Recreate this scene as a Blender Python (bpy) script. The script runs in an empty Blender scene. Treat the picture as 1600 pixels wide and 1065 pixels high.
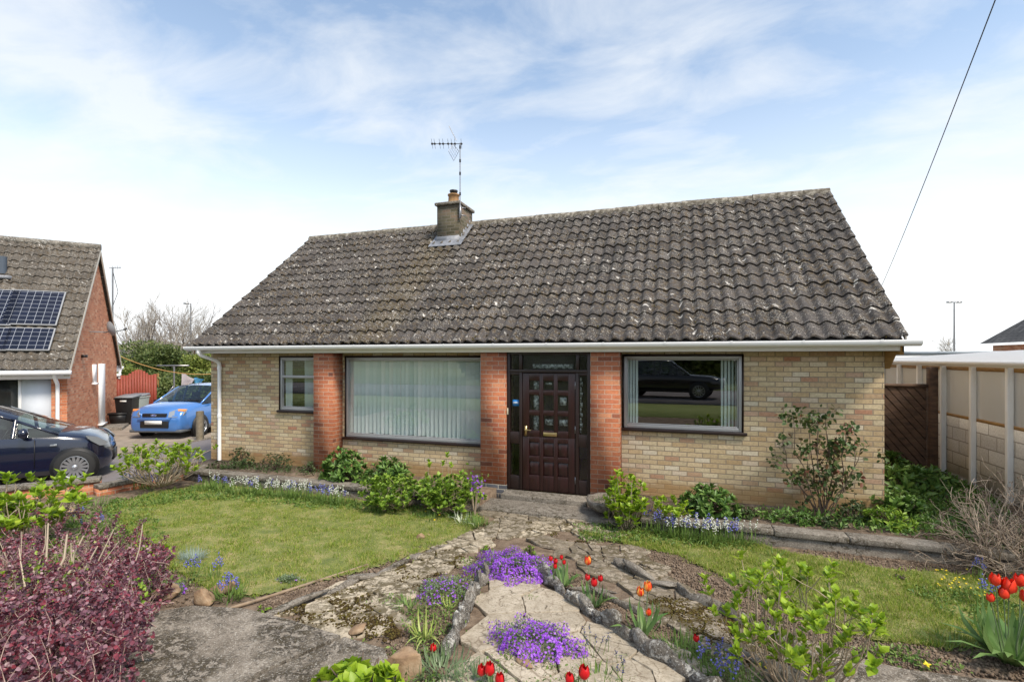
import bpy, math, random
import numpy as np
from mathutils import Vector
from math import radians as R, sin, cos, pi
sc = bpy.context.scene
COL = sc.collection
rng = np.random.default_rng(7)
random.seed(7)

# ---------------------------------------------------------------- camera
CZ, FOC, HX, HY = 2.15, 781.0, 800.0, 559.0
YAW = 18.54
cd = bpy.data.cameras.new('camera'); cam = bpy.data.objects.new('camera', cd); COL.objects.link(cam)
cam.location = (0, 0, CZ); cam.rotation_euler = (R(90), 0, R(YAW))
cd.sensor_width = 36; cd.lens = 36*FOC/1600; cd.shift_y = 26.5/1600; cd.clip_end = 4000; cd.clip_start = .05
sc.camera = cam
# ---------------------------------------------------------------- light
SUN_EL, SUN_AZ = 52, 60          # azimuth: degrees to the right (+X) of straight towards the facade (-Y)
sd = bpy.data.lights.new('sun', 'SUN'); sd.energy = 2.0; sd.angle = R(14); sd.color = (1, .90, .77)
so = bpy.data.objects.new('sun', sd); COL.objects.link(so)
sv = Vector((sin(R(SUN_AZ))*cos(R(SUN_EL)), -cos(R(SUN_AZ))*cos(R(SUN_EL)), sin(R(SUN_EL))))
so.rotation_euler = sv.to_track_quat('Z', 'Y').to_euler(); so.location = (6, -6, 14)
sc.view_settings.view_transform = 'Standard'; sc.view_settings.look = 'None'
sc.view_settings.exposure = 1.2; sc.view_settings.gamma = 1; sc.view_settings.use_curve_mapping = False
sc.cycles.max_bounces = 6; sc.cycles.transparent_max_bounces = 12

W = bpy.data.worlds.new('World'); sc.world = W; W.use_nodes = True
class NT:
    def __init__(s, nt): s.nt = nt
    def n(s, t, **k):
        nd = s.nt.nodes.new(t)
        for a, b in k.items():
            if a.startswith('i_'):
                key = a[2:]; nd.inputs[int(key) if key.isdigit() else key.replace('_', ' ')].default_value = b
            else: setattr(nd, a, b)
        return nd
    def l(s, a, b): s.nt.links.new(a, b)
    def math(s, op, a, b=None, c=None, clamp=False):
        nd = s.n('ShaderNodeMath', operation=op, use_clamp=clamp)
        for i, v in enumerate((a, b, c)):
            if v is None: continue
            if isinstance(v, (int, float)): nd.inputs[i].default_value = v
            else: s.l(v, nd.inputs[i])
        return nd.outputs[0]
    def mix(s, f, a, b, bt='MIX'):
        nd = s.n('ShaderNodeMix', data_type='RGBA', blend_type=bt)
        for i, v in ((0, f), (6, a), (7, b)):
            if isinstance(v, (int, float)): nd.inputs[i].default_value = v
            elif isinstance(v, tuple): nd.inputs[i].default_value = (*v[:3], 1)
            else: s.l(v, nd.inputs[i])
        return nd.outputs[2]
    def ramp(s, f, stops, interp='LINEAR'):
        nd = s.n('ShaderNodeValToRGB'); cr = nd.color_ramp; cr.interpolation = interp
        while len(cr.elements) < len(stops): cr.elements.new(.5)
        for e, (p, c) in zip(cr.elements, stops):
            e.position = p; e.color = (*c, 1) if isinstance(c, tuple) else (c, c, c, 1)
        s.l(f, nd.inputs[0]); return nd.outputs[0]
    def noise(s, vec, scale, detail=4, rough=.55, dist=0):
        nd = s.n('ShaderNodeTexNoise'); nd.inputs['Scale'].default_value = scale; nd.inputs['Detail'].default_value = detail
        nd.inputs['Roughness'].default_value = rough; nd.inputs['Distortion'].default_value = dist
        if vec is not None: s.l(vec, nd.inputs['Vector'])
        return nd.outputs[0]
w = NT(W.node_tree); bg = W.node_tree.nodes['Background']; bg.inputs[1].default_value = .1
sky = w.n('ShaderNodeTexSky', sky_type='NISHITA', sun_disc=False); sky.sun_elevation = R(SUN_EL)
sky.sun_rotation = R(180 - SUN_AZ); sky.altitude = 50; sky.air_density = 1.0; sky.dust_density = 1.0
tc = w.n('ShaderNodeTexCoord'); sp = w.n('ShaderNodeSeparateXYZ'); w.l(tc.outputs['Generated'], sp.inputs[0])
zz = w.math('MAXIMUM', sp.outputs[2], 0.0); zd = w.math('ADD', zz, .10)
cx = w.math('DIVIDE', sp.outputs[0], zd); cy = w.math('DIVIDE', sp.outputs[1], zd)
cc = w.n('ShaderNodeCombineXYZ'); w.l(cx, cc.inputs[0]); w.l(cy, cc.inputs[1])
mp = w.n('ShaderNodeMapping'); mp.inputs['Rotation'].default_value = (0, 0, R(28)); mp.inputs['Scale'].default_value = (.9, 1.35, 1)
mp.inputs['Location'].default_value = (.9, .15, 0)
w.l(cc.outputs[0], mp.inputs[0])
n1 = w.noise(mp.outputs[0], 2.1, 9, .58, .4)
n2 = w.noise(mp.outputs[0], .9, 3, .5)
cl = w.math('ADD', w.math('MULTIPLY', n1, .62), w.math('MULTIPLY', n2, .5))
cmask = w.ramp(cl, [(.50, 0.0), (.68, .66)])
haze = w.ramp(zz, [(0.10, 1.0), (.22, .68), (.33, .38), (.45, .18), (.6, .08)])
skyb = w.mix(1.0, sky.outputs[0], (.97, 1.06, 1.04), 'MULTIPLY')
c1 = w.mix(haze, skyb, (5.5, 5.65, 5.75))
c2 = w.mix(cmask, c1, (4.5, 4.6, 4.65))
w.l(c2, bg.inputs[0])

# ---------------------------------------------------------------- photo geometry: pixel of the photograph -> place in the world
CY_, SY_ = cos(R(YAW)), sin(R(YAW))
def ray(px, py):
    u = (px-HX)/FOC; v = (HY-py)/FOC
    return np.array((CY_*u - SY_, SY_*u + CY_, v))
CAM = np.array((0, 0, CZ))
def on_y(px, py, y): d = ray(px, py); return CAM + d*(y/d[1])
def on_x(px, py, x): d = ray(px, py); return CAM + d*(x/d[0])
def on_z(px, py, z): d = ray(px, py); return CAM + d*((z-CZ)/d[2])
def at_z(px, py, Z): return CAM + ray(px, py)*Z
def on_pl(px, py, p, n): d = ray(px, py); return CAM + d*(np.dot(np.array(p)-CAM, n)/np.dot(d, n))
def gz(x, y): return -.2 + .05*np.maximum(0, 6.0-np.asarray(y, float))
def gp(px, py, dz=0):
    z = -.2
    for _ in range(12):
        p = on_z(px, py, z+dz); z = float(gz(p[0], p[1]))
    p[2] = z+dz; return p
def mpx(p): return (-SY_*p[0] + CY_*p[1])/FOC      # metres per photo pixel at p

# ---------------------------------------------------------------- scene graph helpers
def tag(o, label=None, cat=None, group=None, kind=None):
    if label: o['label'] = label
    if cat: o['category'] = cat
    if group: o['group'] = group
    if kind: o['kind'] = kind
    return o
def wl(o):
    v = Vector((0, 0, 0))
    while o is not None: v += o.location; o = o.parent
    return np.array(v)
def thing(name, label, cat, loc=(0, 0, 0), rz=0, group=None):
    o = bpy.data.objects.new(name, None); COL.objects.link(o); o.empty_display_size = .1
    o.location = tuple(float(v) for v in loc); o.rotation_euler = (0, 0, rz); return tag(o, label, cat, group)
def copy_tree(o, parent=None):
    c = o.copy(); COL.objects.link(c); c.parent = parent
    for ch in list(o.children): copy_tree(ch, c)
    return c

class MB:
    """collects geometry, builds ONE mesh object"""
    def __init__(s): s.V = []; s.F = []; s.n = 0
    def add(s, V, F):
        V = np.asarray(V, float).reshape(-1, 3); F = np.asarray(F, int)
        if len(F) == 0: return s
        s.V.append(V); s.F.append(F + s.n); s.n += len(V); return s
    def box(s, a, b, ch=0):
        (x0, y0, z0), (x1, y1, z1) = a, b
        x0, x1 = sorted((x0, x1)); y0, y1 = sorted((y0, y1)); z0, z1 = sorted((z0, z1))
        V = [(x, y, z) for z in (z0, z1) for y in (y0, y1) for x in (x0, x1)]
        return s.add(V, [(0, 2, 3, 1), (4, 5, 7, 6), (0, 1, 5, 4), (2, 6, 7, 3), (0, 4, 6, 2), (1, 3, 7, 5)])
    def bar(s, p, q, w, h, up=(0, 0, 1)):
        p, q = np.array(p, float), np.array(q, float); d = q-p; L = np.linalg.norm(d); d /= L
        a = np.cross(d, up); a /= np.linalg.norm(a); b = np.cross(a, d)
        V = [c + a*i*w/2 + b*j*h/2 for c in (p, q) for i, j in ((-1, -1), (1, -1), (1, 1), (-1, 1))]
        return s.add(V, [(0, 1, 2, 3), (7, 6, 5, 4), (0, 4, 5, 1), (1, 5, 6, 2), (2, 6, 7, 3), (3, 7, 4, 0)])
    def tube(s, P, r, k=6, caps=True):
        P = np.asarray(P, float); m = len(P); r = np.broadcast_to(np.asarray(r, float), (m,))
        T = np.gradient(P, axis=0); T /= np.linalg.norm(T, axis=1)[:, None]+1e-12
        up = np.array((0.13, .07, 1.)) if abs(T[0][2]) < .8 else np.array((1., .1, 0))
        A = np.cross(T, up); A /= np.linalg.norm(A, axis=1)[:, None]+1e-12; B = np.cross(T, A)
        a = np.arange(k)*2*pi/k
        V = P[:, None, :] + r[:, None, None]*(A[:, None, :]*np.cos(a)[None, :, None] + B[:, None, :]*np.sin(a)[None, :, None])
        i = np.arange(m-1)[:, None]*k; j = np.arange(k)[None, :]; j2 = (j+1) % k
        F = np.stack([i+j, i+j2, i+k+j2, i+k+j], -1).reshape(-1, 4)
        s.add(V, F)
        if caps and k > 2:
            s.add(V[0], [list(range(k))[::-1]]); s.add(V[-1], [list(range(k))])
        return s
    def lathe(s, prof, c=(0, 0, 0), k=16, ax='z'):
        prof = np.asarray(prof, float); a = np.arange(k)*2*pi/k; m = len(prof)
        X = prof[:, 0][:, None]*np.cos(a); Y = prof[:, 0][:, None]*np.sin(a); Z = np.broadcast_to(prof[:, 1][:, None], X.shape)
        V = np.stack([X, Y, Z], -1) if ax == 'z' else (np.stack([X, Z, Y], -1) if ax == 'y' else np.stack([Z, X, Y], -1))
        i = np.arange(m-1)[:, None]*k; j = np.arange(k)[None, :]; j2 = (j+1) % k
        F = np.stack([i+j, i+j2, i+k+j2, i+k+j], -1).reshape(-1, 4)
        return s.add(V.reshape(-1, 3)+np.array(c), F)
    def poly(s, pts, th=None):
        """flat polygon prism: pts 3-D, th = thickness vector"""
        P = np.asarray(pts, float); n = len(P)
        if th is None: return s.add(P, [list(range(n))])
        Q = P + np.asarray(th, float); s.add(P, [list(range(n))]); s.add(Q, [list(range(n))[::-1]])
        V = np.vstack([P, Q]); return s.add(V, [(i, i+n, (i+1) % n+n, (i+1) % n) for i in range(n)])
    def grid(s, G):
        G = np.asarray(G, float); m, k = G.shape[:2]
        i = np.arange(m-1)[:, None]*k; j = np.arange(k-1)[None, :]
        return s.add(G.reshape(-1, 3), np.stack([i+j, i+j+1, i+k+j+1, i+k+j], -1).reshape(-1, 4))
    def build(s, name, mat, parent=None, smooth=False, uv=None, bevel=0, offset=True):
        V = np.vstack(s.V); used = np.zeros(len(V), bool)
        for f in s.F: used[f.ravel()] = True
        if not used.all():
            mp_ = np.cumsum(used)-1; V = V[used]; s.F = [mp_[f] for f in s.F]; s.V = [V]
        if parent is not None and offset: V = V - wl(parent)
        me = bpy.data.meshes.new(name); nl = sum(f.size for f in s.F); nf = sum(len(f) for f in s.F)
        me.vertices.add(len(V)); me.vertices.foreach_set('co', V.astype(np.float32).ravel())
        me.loops.add(nl); me.loops.foreach_set('vertex_index', np.concatenate([f.ravel() for f in s.F]).astype(np.int32))
        me.polygons.add(nf); tot = np.concatenate([np.full(len(f), f.shape[1]) for f in s.F]); st = np.concatenate([[0], np.cumsum(tot)[:-1]])
        me.polygons.foreach_set('loop_start', st.astype(np.int32)); me.polygons.foreach_set('loop_total', tot.astype(np.int32))
        me.update(calc_edges=True)
        if smooth: me.polygons.foreach_set('use_smooth', np.ones(nf, bool))
        if uv is not None:   # box projection in metres (world)
            l = me.uv_layers.new(name='UVMap'); vi = np.concatenate([f.ravel() for f in s.F])
            WV = np.vstack(s.V)[vi]
            if uv == 'box':
                nr = np.zeros(nf*3, np.float32); me.polygons.foreach_get('normal', nr); nr = np.repeat(nr.reshape(-1, 3), tot, axis=0)
                ax = np.argmax(np.abs(nr), axis=1)
                U = np.where(ax == 0, WV[:, 1], WV[:, 0]); Vv = np.where(ax == 2, WV[:, 1], WV[:, 2])
                UVs = np.stack([U, Vv], -1)
            else: UVs = uv(WV)
            l.data.foreach_set('uv', UVs.astype(np.float32).ravel())
        if mat is not None: me.materials.append(mat)
        o = bpy.data.objects.new(name, me); COL.objects.link(o)
        if parent is not None: o.parent = parent
        if bevel:
            b = o.modifiers.new('bevel', 'BEVEL'); b.width = bevel; b.segments = 2; b.limit_method = 'ANGLE'
        return o

def scatter(mb, TV, TF, P, D, U, L, Wd, thick=None):
    """place a template (x across, y along, z up) at P, along D, up ~U, length L, width Wd"""
    P = np.asarray(P, float); n = len(P)
    if n == 0: return
    D = D/(np.linalg.norm(D, axis=1)[:, None]+1e-9); U = np.broadcast_to(U, D.shape)
    S = np.cross(D, U); bad = np.linalg.norm(S, axis=1) < 1e-3
    if bad.any(): S[bad] = np.cross(D[bad], (1, .2, 0))
    S /= np.linalg.norm(S, axis=1)[:, None]; N = np.cross(S, D)
    L = np.broadcast_to(L, (n,)); Wd = np.broadcast_to(Wd, (n,)); T = L if thick is None else np.broadcast_to(thick, (n,))
    TV = np.asarray(TV, float)
    V = P[:, None] + S[:, None]*(TV[None, :, 0:1]*Wd[:, None, None]) + D[:, None]*(TV[None, :, 1:2]*L[:, None, None]) + N[:, None]*(TV[None, :, 2:3]*T[:, None, None])
    TF = np.asarray(TF, int); F = TF[None] + (np.arange(n)*len(TV))[:, None, None]
    mb.add(V.reshape(-1, 3), F.reshape(-1, TF.shape[1]))
T_DIA = ([(0, 0, 0), (-.5, .45, .06), (0, 1, 0), (.5, .45, .06)], [(0, 3, 2), (0, 2, 1)])
T_LEAF = ([(0, 0, 0), (-.36, .25, .09), (-.46, .6, .07), (0, 1, -.08), (.46, .6, .07), (.36, .25, .09), (0, .5, .0)],
          [(0, 6, 2, 1), (6, 3, 3, 2), (0, 5, 4, 6), (6, 4, 3, 3)])
T_LEAF = (T_LEAF[0], [(0, 6, 1), (1, 6, 2), (6, 3, 2), (0, 5, 6), (5, 4, 6), (6, 4, 3)])
T_BLADE = ([(-.5, 0, 0), (.5, 0, 0), (-.42, .4, .06), (.42, .4, .06), (-.3, .75, -.02), (.3, .75, -.02), (0, 1, -.2)], [(0, 1, 3), (0, 3, 2), (2, 3, 5), (2, 5, 4), (4, 5, 6)])
T_TRI = ([(-.5, 0, 0), (.5, 0, 0), (0, 1, .0)], [(0, 1, 2)])
T_OCT = ([(-.5, .5, 0), (.5, .5, 0), (0, .5, -.5), (0, .5, .5), (0, 0, 0), (0, 1, 0)], [(4, 1, 3), (4, 3, 0), (4, 0, 2), (4, 2, 1), (5, 3, 1), (5, 0, 3), (5, 2, 0), (5, 1, 2)])
T_FLW = ([(0, 0, 0)] + [(cos(a)*r, sin(a)*r, .1 if r > .3 else 0) for a, r in [(i*pi/4, .5 if i % 2 == 0 else .22) for i in range(8)]], [(0, 1+i, 1+(i+1) % 8) for i in range(8)])
def rdir(n, up=.0, r=rng):
    v = r.normal(size=(n, 3)); v /= np.linalg.norm(v, axis=1)[:, None]; v[:, 2] += up
    return v/np.linalg.norm(v, axis=1)[:, None]
def inpoly(X, Y, poly):
    ins = np.zeros(len(X), bool); n = len(poly)
    for i in range(n):
        x0, y0 = poly[i][:2]; x1, y1 = poly[(i+1) % n][:2]
        c = ((y0 > Y) != (y1 > Y)) & (X < (x1-x0)*(Y-y0)/(y1-y0+1e-12)+x0); ins ^= c
    return ins
def rand_in(poly, n, r=rng):
    P = np.array([p[:2] for p in poly]); lo, hi = P.min(0), P.max(0); out = []
    while sum(map(len, out)) < n:
        q = r.uniform(lo, hi, (n*3, 2)); out.append(q[inpoly(q[:, 0], q[:, 1], poly)])
    return np.vstack(out)[:n]

# ---------------------------------------------------------------- materials
MATS = {}
def newmat(name):
    m = bpy.data.materials.new(name); m.use_nodes = True; t = NT(m.node_tree); MATS[name] = m
    return m, t, m.node_tree.nodes['Principled BSDF']
def M(name, col, rough=.7, col2=None, scale=6, bump=0, bscale=40, metal=0, coat=0, spec=.5, stops=None, coord='Object', detail=5, stretch=None, bdist=.01):
    m, t, b = newmat(name); b.inputs['Roughness'].default_value = rough; b.inputs['Metallic'].default_value = metal
    b.inputs['Coat Weight'].default_value = coat; b.inputs['Coat Roughness'].default_value = .04; b.inputs['Specular IOR Level'].default_value = spec
    b.inputs['Base Color'].default_value = (*col, 1)
    if col2 or stops or bump:
        c = t.n('ShaderNodeTexCoord').outputs[coord] if coord != 'Pos' else t.n('ShaderNodeNewGeometry').outputs['Position']
        if stretch:
            mm = t.n('ShaderNodeMapping'); mm.inputs['Scale'].default_value = stretch; t.l(c, mm.inputs[0]); c = mm.outputs[0]
    if col2: stops = [(.35, col), (.65, col2)]
    if stops: t.l(t.ramp(t.noise(c, scale, detail, .6), stops), b.inputs['Base Color'])
    if bump:
        bn = t.n('ShaderNodeBump'); bn.inputs['Strength'].default_value = bump; bn.inputs['Distance'].default_value = bdist
        t.l(t.noise(c, bscale, 5, .65), bn.inputs['Height']); t.l(bn.outputs[0], b.inputs['Normal'])
    return m
def leafmat(name, cols, trans=.3, rough=.5, spec=.35):
    """per-leaf colour variety, light passes partly through"""
    m, t, b = newmat(name); g = t.n('ShaderNodeNewGeometry'); n = len(cols)
    c = t.ramp(g.outputs['Random Per Island'], [((i+.0)/max(1, n-1), col) for i, col in enumerate(cols)])
    t.l(c, b.inputs['Base Color']); b.inputs['Roughness'].default_value = rough; b.inputs['Specular IOR Level'].default_value = spec
    tr = t.n('ShaderNodeBsdfTranslucent'); t.l(c, tr.inputs[0]); mx = t.n('ShaderNodeMixShader'); mx.inputs[0].default_value = trans
    out = m.node_tree.nodes['Material Output']; t.l(b.outputs[0], mx.inputs[1]); t.l(tr.outputs[0], mx.inputs[2]); t.l(mx.outputs[0], out.inputs[0])
    return m
def brickmat(name, stops, mortar, msize=.006, dirt=None, bw=.225, rh=.075, bump=.5):
    m, t, b = newmat(name); b.inputs['Roughness'].default_value = .88
    uv = t.n('ShaderNodeUVMap').outputs[0]
    wob = t.n('ShaderNodeTexNoise'); wob.inputs['Scale'].default_value = 9; t.l(uv, wob.inputs['Vector'])
    vm = t.n('ShaderNodeVectorMath', operation='MULTIPLY_ADD'); t.l(wob.outputs[1], vm.inputs[0]); vm.inputs[1].default_value = (.006, .006, 0); t.l(uv, vm.inputs[2])
    bt = t.n('ShaderNodeTexBrick'); t.l(vm.outputs[0], bt.inputs['Vector']); bt.inputs['Scale'].default_value = 1
    bt.inputs['Color1'].default_value = (0, 0, 0, 1); bt.inputs['Color2'].default_value = (1, 1, 1, 1); bt.inputs['Mortar'].default_value = (.5, .5, .5, 1)
    bt.inputs['Mortar Size'].default_value = msize; bt.inputs['Mortar Smooth'].default_value = .3; bt.inputs['Brick Width'].default_value = bw; bt.inputs['Row Height'].default_value = rh
    c = t.ramp(bt.outputs[0], stops)
    gn = t.noise(uv, 28, 6, .7); c = t.mix(.55, c, t.mix(1, c, t.ramp(gn, [(.3, (.55, .5, .45)), (.65, (1.25, 1.22, 1.18))]), 'MULTIPLY'))
    ln = t.noise(uv, 1.3, 4, .6); c = t.mix(t.ramp(ln, [(.45, 0.0), (.7, .35)]), c, t.mix(1, c, (.72, .68, .6), 'MULTIPLY'))
    mc = t.mix(t.noise(uv, 30, 3), tuple(v*.8 for v in mortar), tuple(min(1, v*1.2) for v in mortar))
    c = t.mix(bt.outputs[1], c, mc)
    if dirt:
        ps = t.n('ShaderNodeSeparateXYZ'); t.l(uv, ps.inputs[0])
        h = t.math('ADD', ps.outputs[1], t.math('MULTIPLY', t.noise(uv, 5, 4), -.22))
        c = t.mix(t.ramp(h, [(0.0, .75), (.12, 0.0)]), c, dirt)
    t.l(c, b.inputs['Base Color'])
    bn = t.n('ShaderNodeBump'); bn.inputs['Strength'].default_value = bump; bn.inputs['Distance'].default_value = .008
    hh = t.math('ADD', t.math('MULTIPLY', bt.outputs[1], -1), t.math('MULTIPLY', gn, .6)); t.l(hh, bn.inputs['Height']); t.l(bn.outputs[0], b.inputs['Normal'])
    return m
def tilemat(name, pitch, gauge, base=((.019, .0165, .0155), (.040, .0345, .0325), (.078, .068, .063)), lich=1.0, moss_x=None):
    m, t, b = newmat(name); b.inputs['Roughness'].default_value = .9
    uv = t.n('ShaderNodeUVMap').outputs[0]; s = t.n('ShaderNodeSeparateXYZ'); t.l(uv, s.inputs[0])
    fx = t.math('FLOOR', t.math('DIVIDE', s.outputs[0], pitch*2)); fy = t.math('FLOOR', t.math('DIVIDE', s.outputs[1], gauge))
    cb = t.n('ShaderNodeCombineXYZ'); t.l(fx, cb.inputs[0]); t.l(fy, cb.inputs[1])
    wn = t.n('ShaderNodeTexWhiteNoise', noise_dimensions='2D'); t.l(cb.outputs[0], wn.inputs[0])
    g = t.noise(uv, 22, 7, .72); f = t.math('ADD', t.math('MULTIPLY', wn.outputs[0], .35), t.math('MULTIPLY', g, .65))
    c = t.ramp(f, [(.25, base[0]), (.5, base[1]), (.75, base[2])])
    # moss and rusty algae, in streaks
    big = t.noise(uv, .55, 4, .6)
    mo = t.math('MULTIPLY', t.ramp(t.noise(uv, 11, 5, .7), [(.50, 0.0), (.58, 1.0)]), t.ramp(big, [(.36, .25), (.56, .95)]))
    c = t.mix(mo, c, t.mix(t.noise(uv, 40, 2), (.045, .022, .010), (.10, .075, .035)))
    if moss_x is not None:
        dx = t.math('ABSOLUTE', t.math('SUBTRACT', s.outputs[0], t.math('MULTIPLY_ADD', s.outputs[1], .0, moss_x)))
        mk = t.math('MULTIPLY', t.ramp(t.math('ADD', dx, t.math('MULTIPLY', big, .8)), [(.6, .95), (1.7, 0.0)]), t.ramp(t.noise(uv, 15, 5, .7), [(.42, 0.0), (.56, .9)]))
        c = t.mix(mk, c, t.mix(t.noise(uv, 5, 2), (.055, .030, .012), (.085, .070, .025)))
    # lichen: pale crusty spots of several sizes
    for sc_, th, col, am in ((26, .56, (.21, .19, .165), .7), (50, .585, (.50, .48, .43), .9), (17, .60, (.30, .26, .21), .8), (9, .62, (.60, .57, .52), .9)):
        ln = t.noise(uv, sc_, 3, .6, .4); lm = t.ramp(ln, [(th, 0.0), (th+.05, am*lich)])
        lm = t.math('MULTIPLY', lm, t.ramp(t.noise(uv, 1.7+sc_*.01, 3, .6), [(.43, .12), (.60, 1.0)])); c = t.mix(lm, c, col)
    t.l(c, b.inputs['Base Color'])
    bn = t.n('ShaderNodeBump'); bn.inputs['Strength'].default_value = .7; bn.inputs['Distance'].default_value = .012; t.l(g, bn.inputs['Height']); t.l(bn.outputs[0], b.inputs['Normal'])
    return m
def glassmat(name, tint=(.9, .93, .92), refl=1.6, base=.02, rough=0.0, bumpy=0):
    m, t, b = newmat(name); m.node_tree.nodes.remove(b)
    tr = t.n('ShaderNodeBsdfTransparent'); tr.inputs[0].default_value = (*tint, 1); gl = t.n('ShaderNodeBsdfGlossy'); gl.inputs['Roughness'].default_value = rough
    fr = t.n('ShaderNodeFresnel'); t.l(t.math('MULTIPLY_ADD', t.n('ShaderNodeNewGeometry').outputs['Backfacing'], 1/1.5-1.5, 1.5), fr.inputs[0]); mx = t.n('ShaderNodeMixShader')
    t.l(t.math('MULTIPLY_ADD', fr.outputs[0], refl, base, clamp=True), mx.inputs[0]); t.l(tr.outputs[0], mx.inputs[1]); t.l(gl.outputs[0], mx.inputs[2])
    if bumpy:
        bn = t.n('ShaderNodeBump'); bn.inputs['Strength'].default_value = bumpy; bn.inputs['Distance'].default_value = .004
        t.l(t.noise(t.n('ShaderNodeTexCoord').outputs['Object'], 60, 3), bn.inputs['Height']); t.l(bn.outputs[0], gl.inputs['Normal'])
    t.l(mx.outputs[0], m.node_tree.nodes['Material Output'].inputs[0]); return m

YB = brickmat('yellow_brick', [(0, (.42, .21, .13)), (.08, (.44, .30, .19)), (.18, (.47, .36, .21)), (.34, (.60, .475, .30)), (.44, (.46, .33, .18)), (.55, (.57, .45, .275)), (.68, (.61, .52, .35)), (.78, (.50, .40, .24)), (.90, (.62, .55, .42)), (1, (.48, .31, .21))], (.27, .215, .15), msize=.008, dirt=(.32, .19, .07))
RB = brickmat('red_brick', [(0, (.17, .06, .04)), (.10, (.38, .125, .06)), (.4, (.47, .17, .08)), (.65, (.40, .13, .065)), (.85, (.52, .23, .12)), (1, (.36, .11, .06))], (.42, .33, .25), .005)
NB_ = brickmat('orange_brick', [(0, (.44, .15, .07)), (.3, (.58, .21, .10)), (.7, (.64, .26, .13)), (1, (.66, .36, .22))], (.44, .34, .26), .005)
BB = brickmat('blue_brick', [(0, (.03, .034, .045)), (1, (.06, .065, .08))], (.30, .27, .22), .006)
CB = brickmat('chimney_brick', [(0, (.055, .05, .028)), (.5, (.10, .088, .055)), (1, (.15, .105, .075))], (.16, .145, .12), .006, bump=.8)
BLK = brickmat('concrete_block', [(0, (.42, .39, .34)), (1, (.58, .55, .49))], (.24, .21, .17), .012, bw=.45, rh=.225, bump=.25)
GA, PI_ = .335, .21
TM = tilemat('roof_tile', PI_, GA, moss_x=4.35)
TM2 = tilemat('neighbour_roof_tile', PI_, GA, base=((.045, .038, .030), (.085, .073, .060), (.13, .115, .097)), lich=1.0)
SLM = M('slate_tile', (.07, .068, .07), .8, (.12, .115, .115), 3, .6, 30)
WPV = M('white_plastic', (.88, .88, .88), .35, spec=.5)
FASC = M('white_painted_board', (.82, .82, .80), .5, (.86, .86, .85), 3)
WOODY = M('bare_timber', (.38, .22, .07), .7, (.26, .14, .05), 5, .3, 30, stretch=(1, 1, 6))
ALU = M('aluminium_frame', (.36, .365, .37), .4, metal=.35)
BRN = M('dark_brown_timber', (.022, .010, .008), .42, (.015, .007, .006), 3, spec=.5)
DOORM = M('mahogany_door', (.030, .009, .008), .33, (.020, .007, .006), 8, spec=.5, stretch=(3, 3, .4))
GLS = glassmat('window_glass', (.95, .98, .97), 1.6, .13)
OBG = glassmat('obscure_glass', (.74, .78, .76), 1.3, .03, .12, .5)
BLIND = leafmat('blind_fabric', [(.60, .72, .71), (.82, .90, .89), (.74, .84, .83), (.92, .96, .95)], .15, .8)
CURT = M('curtain_fabric', (.55, .72, .72), .85, (.62, .78, .77), 4)
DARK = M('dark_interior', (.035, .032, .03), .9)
LEAD = M('lead_flashing', (.15, .16, .18), .6, (.30, .31, .34), 7, .3, 20, metal=.2)
TERR = M('terracotta', (.38, .22, .09), .8, (.28, .15, .07), 9)
METAL = M('galvanised_metal', (.32, .32, .33), .4, metal=.8)
BLACKP = M('black_plastic', (.012, .012, .013), .45)
BRASS = M('brass', (.50, .38, .18), .3, metal=.9)
def roughmat(name, cols, moss, speck, mossth=.56, fine=45, bump=.8, bd=.012):
    m, t, b = newmat(name); pos = t.n('ShaderNodeNewGeometry').outputs['Position']; b.inputs['Roughness'].default_value = .94
    g = t.noise(pos, fine, 8, .75); a = t.noise(pos, 3.1, 6, .65, .6); c = t.ramp(t.math('ADD', t.math('MULTIPLY', g, .5), t.math('MULTIPLY', a, .5)), [(.36, cols[0]), (.5, cols[1]), (.62, cols[2])])
    mk = t.math('MULTIPLY', t.ramp(t.noise(pos, 14, 8, .75, .5), [(mossth-.04, 0.0), (mossth+.01, .95)]), t.ramp(t.noise(pos, 1.9, 4, .6), [(.40, .05), (.56, 1.0)]))
    c = t.mix(mk, c, moss); c = t.mix(t.ramp(t.noise(pos, 70, 4, .6), [(.57, 0.0), (.62, .7)]), c, speck); c = t.mix(t.ramp(t.noise(pos, 33, 6, .7), [(.36, .75), (.43, 0.0)]), c, (.05, .04, .03))
    t.l(c, b.inputs['Base Color']); bn = t.n('ShaderNodeBump'); bn.inputs['Strength'].default_value = bump; bn.inputs['Distance'].default_value = bd
    t.l(t.math('ADD', g, t.math('MULTIPLY', mk, .8)), bn.inputs['Height']); t.l(bn.outputs[0], b.inputs['Normal']); return m
CONC = roughmat('weathered_concrete', ((.10, .085, .065), (.185, .16, .13), (.28, .25, .21)), (.07, .055, .03), (.40, .38, .33))
EDGE_OLD = M('old_lichen_stone', (.18, .16, .13), .95, bump=.9, bscale=30, scale=13, stops=[(.3, (.07, .06, .05)), (.46, (.17, .15, .125)), (.56, (.27, .25, .22)), (.63, (.58, .56, .52))], coord='Pos', bdist=.02)
SOIL = M('garden_soil', (.15, .10, .065), .97, bump=1, bscale=22, scale=9, stops=[(.3, (.085, .056, .036)), (.5, (.17, .12, .08)), (.7, (.27, .205, .145))], coord='Pos', bdist=.03)
ASPH = M('asphalt', (.17, .15, .155), .9, bump=.3, bscale=120, scale=1.2, stops=[(.3, (.135, .12, .125)), (.7, (.21, .19, .19))], coord='Pos')
APRN = M('drive_concrete', (.24, .20, .17), .92, bump=.4, bscale=60, scale=2.2, stops=[(.3, (.17, .14, .115)), (.7, (.31, .265, .22))], coord='Pos')
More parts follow.
